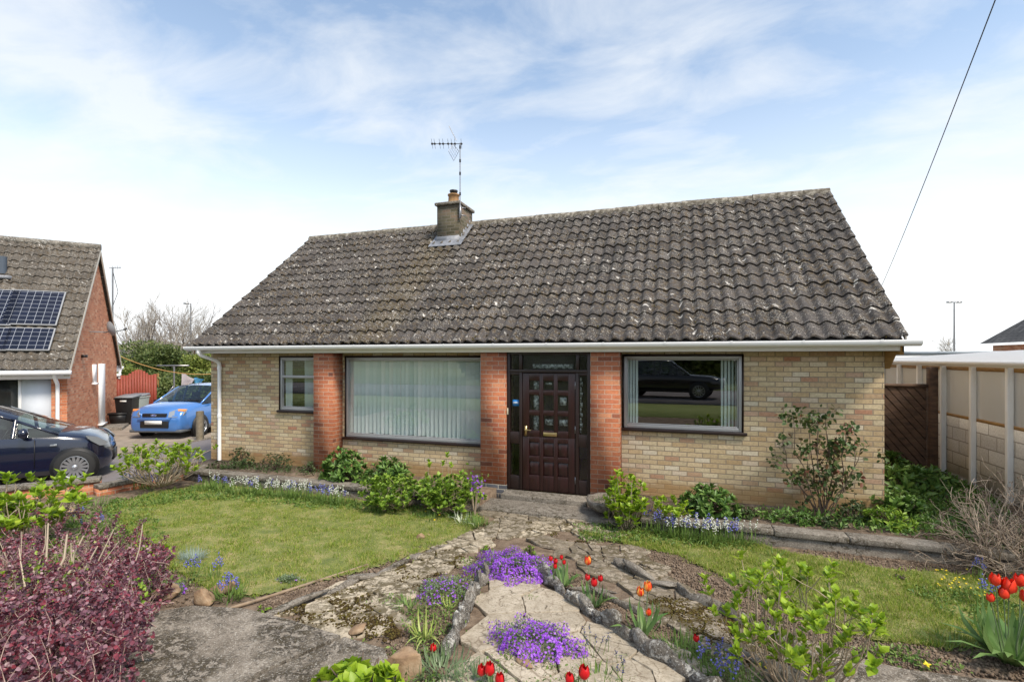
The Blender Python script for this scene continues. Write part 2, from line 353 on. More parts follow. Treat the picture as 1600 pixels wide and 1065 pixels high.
EDGE = roughmat('lichen_stone', ((.08, .068, .055), (.16, .14, .115), (.30, .27, .225)), (.56, .54, .49), (.60, .58, .54), .54, 38, 1.0, .02)
GRSH = M('lawn_base', (.16, .17, .05), .95, bump=.8, bscale=60, scale=5, stops=[(.32, (.115, .145, .035)), (.5, (.20, .215, .06)), (.64, (.31, .27, .11)), (.75, (.36, .27, .15))], coord='Pos', bdist=.02)
FARG = M('far_grass', (.10, .12, .04), .95, (.16, .16, .07), .3, coord='Pos')
GRASS = leafmat('grass_blade', [(.11, .19, .02), (.20, .30, .035), (.28, .36, .05), (.36, .38, .09), (.52, .43, .20)], .35, .6, .2)
BARK = M('twig_bark', (.30, .23, .155), .85, (.42, .34, .25), 12)
BARKD = M('dark_bark', (.09, .06, .045), .85, (.15, .11, .08), 12)
BARKG = M('grey_bark', (.30, .27, .23), .9, (.40, .36, .31), 4)
HYD = leafmat('hydrangea_leaf', [(.15, .27, .02), (.30, .44, .03), (.36, .50, .03), (.22, .36, .025), (.46, .58, .06)], .4, .42)
HYDD = leafmat('hydrangea_mature_leaf', [(.07, .15, .02), (.19, .32, .035), (.27, .41, .05), (.34, .46, .07)], .35, .42)
PEON = leafmat('peony_leaf', [(.05, .11, .02), (.09, .18, .035), (.14, .25, .05), (.22, .34, .08)], .25, .42)
DRKL = leafmat('dark_shrub_leaf', [(.035, .065, .02), (.07, .11, .035), (.11, .15, .06)], .2)
STRAP = leafmat('strap_leaf', [(.10, .18, .04), (.17, .27, .06), (.23, .33, .09)], .3, .4)
BLUEG = leafmat('bluegreen_leaf', [(.13, .20, .09), (.20, .27, .14), (.27, .34, .20)], .25, .45)
YELL = leafmat('yellowgreen_leaf', [(.38, .46, .10), (.50, .56, .18), (.30, .40, .08)], .3)
BERB = leafmat('berberis_leaf', [(.07, .028, .042), (.14, .05, .075), (.24, .11, .14), (.40, .25, .28), (.17, .04, .06), (.30, .055, .08), (.18, .09, .11)], .25, .38, .5)
BLUEF = leafmat('bluebell_petal', [(.13, .13, .50), (.22, .22, .62), (.32, .32, .70)], .3)
WHITF = leafmat('white_bluebell_petal', [(.75, .76, .66), (.84, .84, .78), (.68, .72, .58)], .3)
MUSC = leafmat('muscari_petal', [(.03, .03, .12), (.06, .06, .25)], .1)
PURP = leafmat('aubrieta_petal', [(.20, .03, .48), (.30, .06, .64), (.40, .12, .74), (.50, .22, .80)], .3)
YELF = leafmat('yellow_petal', [(.85, .60, .02), (.90, .75, .05)], .2)
REDP = M('red_tulip_petal', (.50, .006, .012), .38, (.62, .012, .015), 30)
SCAR = M('scarlet_tulip_petal', (.80, .03, .015), .38, (.85, .06, .02), 30)
ORGP = M('flamed_tulip_petal', (.80, .10, .02), .4, stops=[(.42, (.72, .03, .015)), (.52, (.88, .25, .03)), (.62, (.9, .65, .15))], scale=25, stretch=(1, 1, .3))
ROSEL = leafmat('rose_leaf', [(.035, .07, .02), (.06, .11, .03), (.09, .14, .04), (.12, .15, .05), (.16, .05, .035)], .2)
MOSS = leafmat('moss_clump', [(.035, .024, .010), (.060, .040, .016), (.095, .070, .022), (.11, .095, .025)], .0, .95, .1)
CLOD = M('soil_clod', (.15, .105, .07), .97, stops=[(.3, (.09, .06, .04)), (.5, (.18, .13, .09)), (.7, (.29, .22, .16))], scale=14, coord='Pos', bump=.6, bscale=60)
CONF = leafmat('conifer_leaf', [(.05, .08, .022), (.09, .135, .035), (.15, .19, .055), (.20, .23, .08)], .25)
HEDG = leafmat('hedge_leaf', [(.12, .17, .035), (.20, .25, .05), (.29, .32, .08)], .25)
STRAW = leafmat('dead_stem', [(.40, .31, .21), (.55, .45, .33), (.62, .54, .43)], .1, .8)
POLY_ = None

# ================================================================= SETTING: ground sheets
def structure(o): o['kind'] = 'structure'; return o
structure(MB().box((-600, -400, -.9), (600, 900, -.32)).build('ground', FARG))
structure(MB().box((-70, 6.4, -.305), (-9.75, 60, -.25)).build('parking_apron', APRN))
# ---- left boundary line between garden and driveway
BL = [on_z(-260, 800, .05), on_z(75, 751, .05), on_z(205, 738, .05), on_z(322, 728, .0)]
GL = [(p[0], p[1]) for p in BL]
def glx(y):
    ys = [p[1] for p in GL]; xs = [p[0] for p in GL]
    return np.interp(y, ys, xs)
# driveway tarmac lane
k0, k1 = on_z(100, 727, -.25), on_z(335, 684, -.25); kd = (k1-k0)/np.linalg.norm(k1-k0)
ka, kb = k0-kd*30, k1+kd*30; nrm = np.array((kd[1], -kd[0], 0))
structure(MB().poly([ka, kb, kb+nrm*12, ka+nrm*26], (0, 0, .006)).build('driveway', ASPH))
tag(MB().bar(ka+(0, 0, .01), kb+(0, 0, .01), .1, .05).build('kerb', CONC), kind='structure')
# garden earth
ys = np.concatenate([np.linspace(-1, 2, 4), np.linspace(2.3, 7.3, 60)])
G = []
for y in ys:
    xs = np.linspace(float(glx(min(y, GL[-1][1])))+.02, 9.5, 150)
    G.append(np.stack([xs, np.full_like(xs, y), gz(xs, y)+rng.normal(0, .006, len(xs))-.012], -1))
structure(MB().grid(G).build('garden_ground', SOIL, smooth=True))
structure(MB().box((-9.72, 7.28, -.5), (-2.96, 8.35, -.06)).build('left_bed', SOIL))
xs = np.linspace(-.62, 9.5, 60)
structure(MB().box((-.62, 7.2, -.5), (9.5, 16, -.05)).build('right_bed', SOIL))

def lawn(name, px, n, h, seed, cells=40):
    P = [gp(x, y) for x, y in px]; r = np.random.default_rng(seed)
    mb = MB(); A = np.array(P); lo, hi = A.min(0), A.max(0); g = .05
    gx, gy = np.meshgrid(np.arange(lo[0], hi[0], g), np.arange(lo[1], hi[1], g))
    c = np.stack([gx.ravel(), gy.ravel()], -1); ok = inpoly(c[:, 0]+r.normal(0, .02, len(c)), c[:, 1]+r.normal(0, .02, len(c)), P); c = c[ok]
    V = np.stack([np.stack([c[:, 0]+i*g, c[:, 1]+j*g, gz(0, c[:, 1]+j*g)+.010+.006*np.sin((c[:, 0]+i*g)*7)*np.cos((c[:, 1]+j*g)*6)], -1) for i, j in ((0, 0), (1, 0), (1, 1), (0, 1))], 1)
    mb.add(V.reshape(-1, 3), np.arange(len(c)*4).reshape(-1, 4)); structure(mb.build(name, GRSH))
    q = rand_in(P, n, r); b = MB()
    # patchy: longer, denser tufts here and there
    pn = np.sin(q[:, 0]*5.1+q[:, 1]*3)*np.cos(q[:, 1]*4.3-q[:, 0]*2.2)+r.normal(0, .5, n)
    L = h*(1+.35*pn.clip(-1, 1.6))*r.uniform(.5, 1.25, n)
    D = rdir(n, 1.3, r); PP = np.stack([q[:, 0], q[:, 1], gz(0, q[:, 1])+.005], -1)
    scatter(b, *T_TRI, PP, D, r.normal(size=(n, 3)), L, r.uniform(.003, .008, n))
    c = rand_in(P, 260, r); q = np.repeat(c, 34, axis=0)+r.normal(0, .028, (260*34, 2)); k = len(q); D = rdir(k, 1.0, r)
    scatter(b, *T_BLADE, np.column_stack([q, gz(0, q[:, 1])+.003]), D, D*(1, 1, -1)+(0, 0, 1.2), h*r.uniform(.9, 2.1, k), r.uniform(.004, .008, k), .03)
    e = []
    for i in range(len(P)): p_, q_ = P[i], P[(i+1) % len(P)]; m_ = max(2, int(np.linalg.norm(q_-p_)/.010)); e.append(p_+(q_-p_)*r.uniform(0, 1, m_)[:, None]+r.normal(0, .03, (m_, 3)))
    e = np.vstack(e); e[:, 2] = gz(0, e[:, 1]); k = len(e); D = rdir(k, .7, r); scatter(b, *T_BLADE, e, D, D*(1, 1, -1)+(0, 0, 1.2), h*r.uniform(.9, 2.4, k), r.uniform(.004, .009, k), .03)
    return tag(b.build(name+'_grass', GRASS), kind='stuff')
LWL = [(168, 792), (240, 768), (330, 757), (440, 768), (560, 782), (650, 795), (730, 800), (755, 812), (722, 838), (640, 868), (560, 893), (400, 932), (330, 925), (270, 890), (215, 850)]
LWR = [(905, 835), (1000, 828), (1180, 850), (1240, 865), (1330, 880), (1400, 893), (1470, 893), (1590, 915), (1640, 960), (1600, 1010), (1480, 1012), (1360, 1000), (1250, 958), (1140, 905), (1060, 868), (985, 852)]
lawn('lawn', LWL, 90000, .034, 1)
lawn('side_lawn', LWR, 60000, .034, 2)

# ---- crazy paving: broken slabs bedded in earth
def clip(poly, a, n):
    out = []; m = len(poly)
    for i in range(m):
        p, q = poly[i], poly[(i+1) % m]; dp, dq = np.dot(p-a, n), np.dot(q-a, n)
        if dp <= 0: out.append(p)
        if (dp < 0) != (dq < 0) and abs(dp-dq) > 1e-12: out.append(p+(q-p)*dp/(dp-dq))
    return out
def paving(name, px, size, mat, seed, gap=.012, th=.03, jit=.006, aspect=1.0, dz=0):
    r = np.random.default_rng(seed); P = [gp(x, y)[:2] for x, y in px]; A = np.array(P); lo, hi = A.min(0)-.2, A.max(0)+.2
    nn = max(6, int((hi-lo).prod()/(size*size))); S = r.uniform(lo, hi, (nn, 2)); mb = MB()
    for k in range(nn):
        if not inpoly(S[k:k+1, 0], S[k:k+1, 1], P)[0]: continue
        d = np.linalg.norm(S-S[k], axis=1); idx = np.argsort(d)[1:16]
        poly = [S[k]+np.array(v)*size*2.5 for v in ((-1, -1), (1, -1), (1, 1), (-1, 1))]
        for j in idx:
            n = S[j]-S[k]; n /= np.linalg.norm(n)
            poly = clip(poly, (S[j]+S[k])/2-n*gap*r.uniform(.2, 1.3), n)
            if len(poly) < 3: break
        if len(poly) < 3: continue
        # roughen the outline
        Q = []
        for i in range(len(poly)):
            p, q = poly[i], poly[(i+1) % len(poly)]; L = np.linalg.norm(q-p); ns = max(1, int(L/.05))
            for t in range(ns): Q.append(p+(q-p)*t/ns+r.normal(0, .004, 2))
        Q = np.array(Q)
        if len(Q) < 3: continue
        c = Q.mean(0); h = r.normal(0, jit); tx, ty = r.normal(0, .011, 2)
        zt = gz(0, Q[:, 1])+dz+th*.6+h+(Q[:, 0]-c[0])*tx+(Q[:, 1]-c[1])*ty
        T = np.column_stack([c+(Q-c)*.985, zt]); B = np.column_stack([Q, zt-th]); m = len(Q); M2 = np.column_stack([Q, zt-.004])
        mb.add(T, [list(range(m))]); V = np.vstack([T, M2, B])
        mb.add(V, [(i, i+m, (i+1) % m+m, (i+1) % m) for i in range(m)]+[(i+m, i+2*m, (i+1) % m+2*m, (i+1) % m+m) for i in range(m)])
    return structure(mb.build(name, mat))
def pavemat(name, cols, dark, mossy, stain):
    m, t, b = newmat(name); g = t.n('ShaderNodeNewGeometry'); pos = g.outputs['Position']
    b.inputs['Roughness'].default_value = .93
    base = t.mix(g.outputs['Random Per Island'], cols[0], cols[1])
    n = t.noise(pos, 12, 7, .7); c = t.mix(1, base, t.ramp(n, [(.3, (.68, .64, .58)), (.6, (1.12, 1.1, 1.08))]), 'MULTIPLY')
    c = t.mix(t.ramp(t.noise(pos, 55, 3, .6), [(.56, 0.0), (.64, .6)]), c, dark)
    big = t.noise(pos, 1.6, 4, .6, .5)
    mk = t.math('MULTIPLY', t.ramp(t.noise(pos, 11, 7, .72, .6), [(mossy, 0.0), (mossy+.045, .92)]), t.ramp(big, [(.34, .1), (.52, 1.0)]))
    c = t.mix(mk, c, t.mix(t.noise(pos, 40, 3), (.045, .030, .014), (.12, .095, .035)))
    c = t.mix(t.ramp(t.noise(pos, .9, 3), [(.42, 0.0), (.65, stain)]), c, (.20, .165, .12))
    vo = t.n('ShaderNodeTexVoronoi', feature='DISTANCE_TO_EDGE'); vo.inputs['Scale'].default_value = 5.5; wv = t.n('ShaderNodeVectorMath', operation='MULTIPLY_ADD'); wn_ = t.n('ShaderNodeTexNoise'); wn_.inputs['Scale'].default_value = 6; t.l(pos, wn_.inputs['Vector']); t.l(wn_.outputs[1], wv.inputs[0]); wv.inputs[1].default_value = (.16, .16, .0); t.l(pos, wv.inputs[2]); t.l(wv.outputs[0], vo.inputs['Vector'])
    ck = t.math('MULTIPLY', t.ramp(vo.outputs[0], [(.008, .6), (.03, 0.0)]), t.ramp(t.noise(pos, 4, 3), [(.42, 0.0), (.52, 1.0)])); c = t.mix(ck, c, dark)
    t.l(c, b.inputs['Base Color'])
    bn = t.n('ShaderNodeBump'); bn.inputs['Strength'].default_value = .6; bn.inputs['Distance'].default_value = .015
    t.l(t.math('ADD', n, mk), bn.inputs['Height']); t.l(bn.outputs[0], b.inputs['Normal']); return m
PVA = pavemat('mossy_paving', ((.40, .345, .26), (.54, .475, .365)), (.10, .075, .045), .475, .35)
PVB = pavemat('dark_mossy_paving', ((.26, .22, .17), (.37, .32, .25)), (.08, .06, .04), .47, .5)
PVC = pavemat('buff_paving', ((.36, .315, .245), (.46, .405, .32)), (.14, .10, .06), .60, .2)
PVD = pavemat('entrance_paving', ((.22, .19, .145), (.40, .35, .27)), (.08, .06, .04), .50, .5)
paving('path', [(770, 822), (690, 846), (600, 890), (425, 957), (600, 1006), (655, 945), (690, 900), (745, 862), (800, 838), (900, 838), (1010, 850), (920, 818)], .23, PVA, 19)
paving('entrance_path', [(760, 798), (770, 822), (920, 818), (915, 798)], .22, PVD, 12)
paving('side_path', [(850, 842), (1000, 850), (1075, 920), (1215, 1000), (1290, 1085), (1120, 1085), (1075, 1000), (1000, 960), (935, 905), (880, 870)], .23, PVB, 13)
paving('center_paving', [(752, 908), (800, 898), (848, 912), (935, 975), (1075, 1055), (1090, 1100), (680, 1100), (700, 1015), (735, 960)], .34, PVC, 14, gap=.008, jit=.003)
# large foreground slabs (capping)
def slab(name, px, dz, th, mat, lab=None):
    P = [gp(x, y, dz) for x, y in px]; mb = MB(); mb.poly(P[::-1], (0, 0, -th))
    return mb.build(name, mat, bevel=.012)
FGC = roughmat('foreground_concrete', ((.135, .11, .08), (.255, .215, .17), (.40, .35, .285)), (.055, .040, .018), (.54, .50, .43), .52, 60, 1.0, .014)
structure(slab('paved_step', [(215, 960), (300, 945), (385, 950), (455, 968), (533, 992), (400, 1050), (330, 1110), (60, 1110), (160, 1010)], .07, .14, FGC))
structure(slab('lower_paved_step', [(538, 994), (600, 1012), (640, 1110), (345, 1110), (408, 1053)], .065, .13, FGC))
structure(slab('edge_paving', [(1290, 1032), (1345, 1030), (1420, 1045), (1520, 1058), (1700, 1075), (1750, 1120), (1310, 1120)], .03, .08, FGC))
structure(MB().box((-2.78, 7.70, -.3), (-1.37, 8.04, -.075)).build('door_step', CONC, bevel=.01))
structure(MB().box((-2.95, 7.12, -.4), (-.62, 7.70, -.15)).build('entrance_slab', CONC, bevel=.01))

# ================================================================= BUNGALOW
F = 8.3; PF = 8.0; XL, XR = -9.747, 2.72; BACK = 14.78; EY, EZ = 7.9, 2.42; RY, RZ = 11.54, 5.50; RX0, RX1 = -9.83, 2.85
SL = (RZ-EZ)/(RY-EY)
house = thing('bungalow', 'long yellow brick bungalow with mossy grey tiled roof and dark brown front door', 'bungalow', (-3.5, F, 0))
def wall_sheet(mb, x0, x1, z0, z1, y, ops, dep=.09):
    xs = sorted({x0, x1, *[o[0] for o in ops], *[o[1] for o in ops]}); zs = sorted({z0, z1, *[o[2] for o in ops], *[o[3] for o in ops]})
    for a, b in zip(xs, xs[1:]):
        for c, d in zip(zs, zs[1:]):
            if any(o[0] <= a and b <= o[1] and o[2] <= c and d <= o[3] for o in ops): continue
            mb.add([(a, y, c), (b, y, c), (b, y, d), (a, y, d)], [(0, 1, 2, 3)])
    for a, b, c, d in ops:
        for q in ([(a, y, c), (b, y, c), (b, y+dep, c), (a, y+dep, c)], [(a, y, d), (a, y+dep, d), (b, y+dep, d), (b, y, d)],
                  [(a, y, c), (a, y+dep, c), (a, y+dep, d), (a, y, d)], [(b, y, c), (b, y, d), (b, y+dep, d), (b, y+dep, c)]):
            mb.add(q, [(0, 1, 2, 3)])
WIN = [(-7.87, -6.82, 1.075, 2.19), (-6.25, -3.30, .605, 2.19), (-.885, .92, 1.02, 2.21)]
DOOR = (-2.79, -1.36, -.07, 2.25)
mb = MB(); wall_sheet(mb, XL, XR, -.35, 2.30, F, WIN+[DOOR])
# gables, back
def gable(x):
    return [(x, F, -.35), (x, BACK, -.35), (x, BACK, 2.3), (x, RY, 5.36), (x, F, 2.62)]
for x in (XL, XR): mb.add(gable(x), [list(range(5))])
mb.add([(XL, BACK, -.35), (XR, BACK, -.35), (XR, BACK, 2.3), (XL, BACK, 2.3)], [(0, 1, 2, 3)])
mb.build('wall', YB, house, uv='box')
# interior: dark lining
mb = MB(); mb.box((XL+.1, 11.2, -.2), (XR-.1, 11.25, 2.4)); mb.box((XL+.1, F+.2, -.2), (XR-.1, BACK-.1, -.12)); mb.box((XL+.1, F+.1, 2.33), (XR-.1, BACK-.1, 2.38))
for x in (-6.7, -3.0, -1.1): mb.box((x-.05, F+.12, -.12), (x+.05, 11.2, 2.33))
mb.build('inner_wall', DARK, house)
for i, (a, b) in enumerate(((-6.762, -6.311), (-3.254, -2.792), (-1.358, -.895))):
    pr = MB().box((a, PF, .0 if i == 1 else -.3), (b, F-.002, 2.262)).build('brick_pier', RB, house, uv='box')
    tag(pr, ['red brick pier left of the large window', 'red brick pier left of the front door', 'red brick pier right of the front door'][i])
MB().box((-3.26, PF-.006, -.3), (-2.786, F-.004, -.001)).build('pier_base', BB, house, uv='box')

def window(op, y, blinds, parts, name='window', sill=True, lab=None):
    a, b, c, d = op; mb = MB(); f = .045; o = MB()
    for p, q in (((a, y-.02, c), (a+.022, y+.04, d)), ((b-.022, y-.02, c), (b, y+.04, d)), ((a+.022, y-.02, d-.03), (b-.022, y+.04, d))): o.box(p, q)
    wf = o.build(name, BRN, house); tag(wf, lab)
    a2, b2, d2 = a+.025, b-.025, d-.033; c2 = c+.003
    for p, q in (((a2, y-.008, c2), (a2+f, y+.05, d2)), ((b2-f, y-.008, c2), (b2, y+.05, d2)), ((a2+f, y-.008, c2), (b2-f, y+.05, c2+f+.012)), ((a2+f, y-.008, d2-f), (b2-f, y+.05, d2))): mb.box(p, q)
    for z in parts: mb.box((a2+f, y-.006, z-.028), (b2-f, y+.05, z+.028))
    g2 = .018   # inner sash bead
    for p, q in (((a2+f+.003, y+.005, c2+f+.014), (a2+f+g2, y+.04, d2-f-.003)), ((b2-f-g2, y+.005, c2+f+.014), (b2-f-.003, y+.04, d2-f-.003)), ((a2+f+g2, y+.005, c2+f+.014), (b2-f-g2, y+.04, c2+f+.014+g2)), ((a2+f+g2, y+.005, d2-f-g2), (b2-f-g2, y+.04, d2-f-.003))): mb.box(p, q)
    mb.build('frame', ALU, wf, bevel=.004)
    MB().add([(a2+f, y+.025, c2+f), (b2-f, y+.025, c2+f), (b2-f, y+.025, d2-f), (a2+f, y+.025, d2-f)], [(0, 1, 2, 3)]).build('pane', GLS, wf)
    MB().box((a-.03, y-.06, c-.045), (b+.045, y+.06, c)).build('sill', BRN, wf, bevel=.006)
    # blinds: separate vertical slats, slightly turned
    if blinds:
        for x0, x1, st, ang in blinds:
            s = MB(); n = int((x1-x0)/st)
            for i in range(n):
                x = x0+(i+.5)*st; an = R(ang)+rng.normal(0, .05); w2 = st*.56; dx, dy = cos(an)*w2, sin(an)*w2; yb = y+.095
                zb = c2+f+.02+rng.normal(0, .006)
                s.add([(x-dx, yb-dy, zb), (x, yb+.008, zb), (x+dx, yb+dy, zb), (x+dx, yb+dy, d2), (x, yb+.008, d2), (x-dx, yb-dy, d2)], [(0, 1, 4, 5), (1, 2, 3, 4)])
            s.build('blind', BLIND, wf)
    return wf
w1 = window(WIN[0], F, [(-7.78, -7.58, .07, 62), (-7.3, -7.0, .075, 66)], [1.765], lab='small two-pane window left of the brick pier')
w2 = window(WIN[1], F, [(-6.19, -3.33, .089, 30)], [], lab='large picture window with closed vertical blinds')
w3 = window(WIN[2], F, [(-.82, -.60, .045, 50), (.60, .86, .05, 50)], [], lab='right window with curtains at both sides')
MB().tube([(-5.06, F+.09, 2.1), (-5.06, F+.09, 1.35)], .007, 5).build('blind_cord', WPV, w2)

# ---- door set
DY = 8.04
ds = MB(); a, b, c, d = DOOR; xl, xr = -2.512, -1.612
P = lambda x0, x1, z0, z1, y0=DY, y1=DY+.09: ds.box((x0, y0, z0), (x1, y1, z1))
P(a, a+.055, c, d); P(b-.055, b, c, d); P(a+.055, b-.055, d-.05, d); P(a+.055, b-.055, 1.905, 1.955, DY-.008)
P(xl-.055, xl-.005, c, 1.905); P(xr+.005, xr+.055, c, 1.905); P(xl-.06, xl-.01, 1.955, d-.05); P(xr+.01, xr+.06, 1.955, d-.05)
for x0, x1 in ((a+.055, xl-.055), (xr+.055, b-.055)):
    P(x0, x1, c, .16, DY+.01); P(x0, x1, .70, .90, DY+.01); P(x0, x1, 1.86, 1.905, DY+.01)
frm = ds.build('door_frame', BRN, house, bevel=.004)
gl = MB()
for x0, x1, z0, z1 in ((a+.055, xl-.055, .16, .70), (a+.055, xl-.055, .90, 1.86), (xr+.055, b-.055, .16, .70), (xr+.055, b-.055, .90, 1.86), (a+.055, xl-.06, 1.955, d-.05), (xl-.01, xr+.01, 1.955, d-.05), (xr+.06, b-.055, 1.955, d-.05)):
    gl.add([(x0, DY+.05, z0), (x1, DY+.05, z0), (x1, DY+.05, z1), (x0, DY+.05, z1)], [(0, 1, 2, 3)])
gl.build('side_glass', OBG, frm)
PANE_REFL = M('reflection_patch', (.55, .60, .60), .9, stops=[(.42, (.12, .13, .13)), (.6, (.62, .66, .66))], scale=22, coord='Pos')  # mottled pale colour imitates reflections in the obscure glass
s = MB()
for zc in (2.03,): s.box((-2.36, DY+.10, 1.97), (-1.66, DY+.11, 2.045))
for i in range(11):
    z = .92+i*.085; s.box((xr+.062, DY+.09, z), (xr+.085+.022*(i % 2), DY+.10, z+.075))
s.build('reflection_patch', PANE_REFL, frm)  # pale pieces behind the side glass stand in for its reflections
STK = M('blue_sticker', (.02, .22, .62), .4)
st = MB().box((-2.70, DY+.040, 1.335), (-2.585, DY+.046, 1.44)).build('sticker', STK, frm)
s = MB(); s.box((-2.69, DY+.036, 1.375), (-2.595, DY+.0395, 1.405)); s.build('sticker_text_panel', M('pale_sticker', (.62, .74, .86), .5), st) if False else None
s.build('sticker_band', M('pale_sticker', (.60, .72, .85), .5), frm)
# door leaf with 9 panes above and 6 raised panels below
lf = MB(); y0 = DY+.015; y1 = DY+.06; z0, z1 = c+.005, 1.895
cols = [(-2.40, -2.22), (-2.155, -1.975), (-1.91, -1.73)]
X = [v for q in cols for v in q]; rows_g = [(.94, 1.19), (1.275, 1.53), (1.615, 1.84-.07)]; rows_p = [(.19, .42), (.51, .74)]
def bars(zs0, zs1, rows):
    for x0_, x1_ in zip([xl]+X[1::2], X[0::2]+[xr]): lf.box((x0_, y0, zs0), (x1_, y1, zs1))
    for x0_, x1_ in cols:
        e = [zs0]+[v for r_ in rows for v in r_]+[zs1]
        for q in range(0, len(e), 2): lf.box((x0_+.0005, y0+.001, e[q]), (x1_-.0005, y1-.001, e[q+1]))
bars(z0, .83, rows_p); bars(.83, z1, rows_g)
door = lf.build('front_door', DOORM, house, bevel=.005)
s = MB()
for x0_, x1_ in cols:
    for p, q in rows_p:
        s.add([(x0_, y0+.03, p), (x1_, y0+.03, p), (x1_, y0+.03, q), (x0_, y0+.03, q), (x0_+.035, y0+.008, p+.035), (x1_-.035, y0+.008, p+.035), (x1_-.035, y0+.008, q-.035), (x0_+.035, y0+.008, q-.035)],
              [(4, 5, 6, 7), (0, 1, 5, 4), (1, 2, 6, 5), (2, 3, 7, 6), (3, 0, 4, 7)])
s.build('raised_panel', DOORM, door)
gl = MB(); ln = MB()
for i, (x0_, x1_) in enumerate(cols):
    for j, (p, q) in enumerate(rows_g):
        gl.add([(x0_, y0+.022, p), (x1_, y0+.022, p), (x1_, y0+.022, q), (x0_, y0+.022, q)], [(0, 1, 2, 3)])
        if (i, j) in ((0, 0), (0, 1), (0, 2)): ln.box((x0_+.07, y0+.045, p), (x1_-.02, y0+.05, q))
        if (i, j) in ((1, 2), (2, 1)): ln.box((x0_+.03, y0+.045, p+.09), (x1_-.04, y0+.05, q-.03))
        if (i, j) in ((1, 0), (2, 0)): ln.box((x0_+.02, y0+.045, p+.09), (x1_-.02, y0+.05, q-.06))
gl.build('pane', OBG, door)
for v_, f_ in zip(ln.V, ln.F):
    m_ = MB(); m_.V, m_.F, m_.n = [v_], [f_-f_.min()], len(v_); m_.build('reflection_patch', PANE_REFL, door)  # pale pieces behind the door panes, painted in place of glass reflections
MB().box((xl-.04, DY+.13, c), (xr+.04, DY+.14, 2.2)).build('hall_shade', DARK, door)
s = MB(); s.box((-2.15, y0-.010, .855), (-1.92, y0, .915)); s.box((-2.13, y0-.014, .868), (-1.94, y0-.0105, .902)); s.build('letter_slot', BRASS, door, bevel=.003)
s = MB(); s.box((-2.475, y0-.012, .84), (-2.435, y0, 1.01)); s.tube([(-2.455, y0-.01, .945), (-2.455, y0-.055, .945)], .010, 8); s.tube([(-2.455, y0-.05, .945), (-2.35, y0-.05, .945)], .009, 8); s.build('handle', BRASS, door)
for z in (.15, .98, 1.70): MB().box((xr-.008, y0-.006, z-.06), (xr+.006, y0, z+.06)).build('hinge', METAL, door)
s = MB(); s.box((-2.783, DY-.018, 1.19), (-2.762, DY, 1.30)); s.build('door_bell', M('bell_cream', (.6, .55, .42), .5), frm, bevel=.003)

# ---- roof
def tiles(mb, org, ux, up, nrm_, width, n, gauge, pitch, amp=.027, seed=0):
    r = np.random.default_rng(seed); org, ux, up, nrm_ = map(lambda v: np.array(v, float), (org, ux, up, nrm_))
    per = 8; k = int(width/pitch*per)+1; x = np.linspace(0, width, k); ph = x/pitch*2*pi
    prof = amp*(np.sin(ph)+.22*np.sin(2*ph+.6))
    ti = np.floor(x/(2*pitch)).astype(int); nt = ti.max()+1
    rows = []
    for i in range(n):
        tj = r.normal(0, .0035, nt)[ti]; sj = r.normal(0, .006, nt)[ti]; lo = i*gauge+sj; hi = (i+1)*gauge+.04
        def line(sv, off): return org + ux*x[:, None] + up*np.broadcast_to(sv, x.shape)[:, None] + nrm_*(prof+off)[:, None]
        for a_, b_ in ((line(lo+.014, tj-.004), line(lo, tj+.036)), (line(lo, tj+.036), line(lo+gauge*.5, tj*.5+.022)), (line(lo+gauge*.5, tj*.5+.022), line(hi, .004))):
            mb.grid(np.stack([a_, b_]))
    return mb
Ls = math.hypot(RY-EY, RZ-EZ); upv = np.array((0, RY-EY, RZ-EZ))/Ls; nv = np.array((0, -upv[2], upv[1]))
nrow = 14; gg = Ls/nrow
UVF = lambda WV: np.stack([WV[:, 0]-RX0, (WV[:, 1]-EY)/upv[1]], -1)
rf = tiles(MB(), (RX0, EY, EZ), (1, 0, 0), upv, nv, RX1-RX0, nrow, gg, PI_, seed=3).build('roof', TM, house, uv=lambda WV: np.stack([WV[:, 0]-RX0, (WV[:, 1]-EY)/upv[1]*GA/gg], -1))
up2 = np.array((0, -upv[1], upv[2])); nv2 = np.array((0, upv[2], upv[1]))
tiles(MB(), (RX0, 2*RY-EY, EZ), (1, 0, 0), up2, nv2, RX1-RX0, nrow, gg, PI_, seed=4).build('rear_roof', TM, house, uv=lambda WV: np.stack([WV[:, 0]-RX0, (2*RY-EY-WV[:, 1])/upv[1]], -1))
s = MB()  # felt board under the tiles
for sgn in (1, -1):
    yy = lambda y: y if sgn == 1 else 2*RY-y
    s.poly([(RX0+.05, yy(EY+.02), EZ-.03), (RX1-.05, yy(EY+.02), EZ-.03), (RX1-.05, RY, RZ-.035), (RX0+.05, RY, RZ-.035)], (0, 0, -.03))
s.build('roof_board', DARK, rf)
s = MB()  # ridge: half-round pieces in mortar
n = 27; L = (RX1-RX0)/n
for i in range(n):
    x0_ = RX0+i*L; dz = rng.normal(0, .004); aa = np.linspace(-.1*pi, 1.1*pi, 9); rr = .125
    for rA, rB, xa, xb in ((rr, rr-.006, x0_, x0_+L-.006),):
        A = np.stack([np.full(9, xa), RY+rA*np.cos(aa), RZ-.055+dz+rA*np.sin(aa)], -1); B = np.stack([np.full(9, xb), RY+rB*np.cos(aa), RZ-.055+dz+rB*np.sin(aa)], -1)
        s.grid(np.stack([A, B])); s.add(A, [list(range(9))]); s.add(B, [list(range(9))[::-1]])
s.build('ridge_tile', M('ridge_tile', (.15, .13, .10), .95, bump=.6, bscale=30, scale=12, stops=[(.35, (.08, .065, .045)), (.5, (.17, .15, .12)), (.62, (.34, .31, .26))], coord='Pos'), rf)
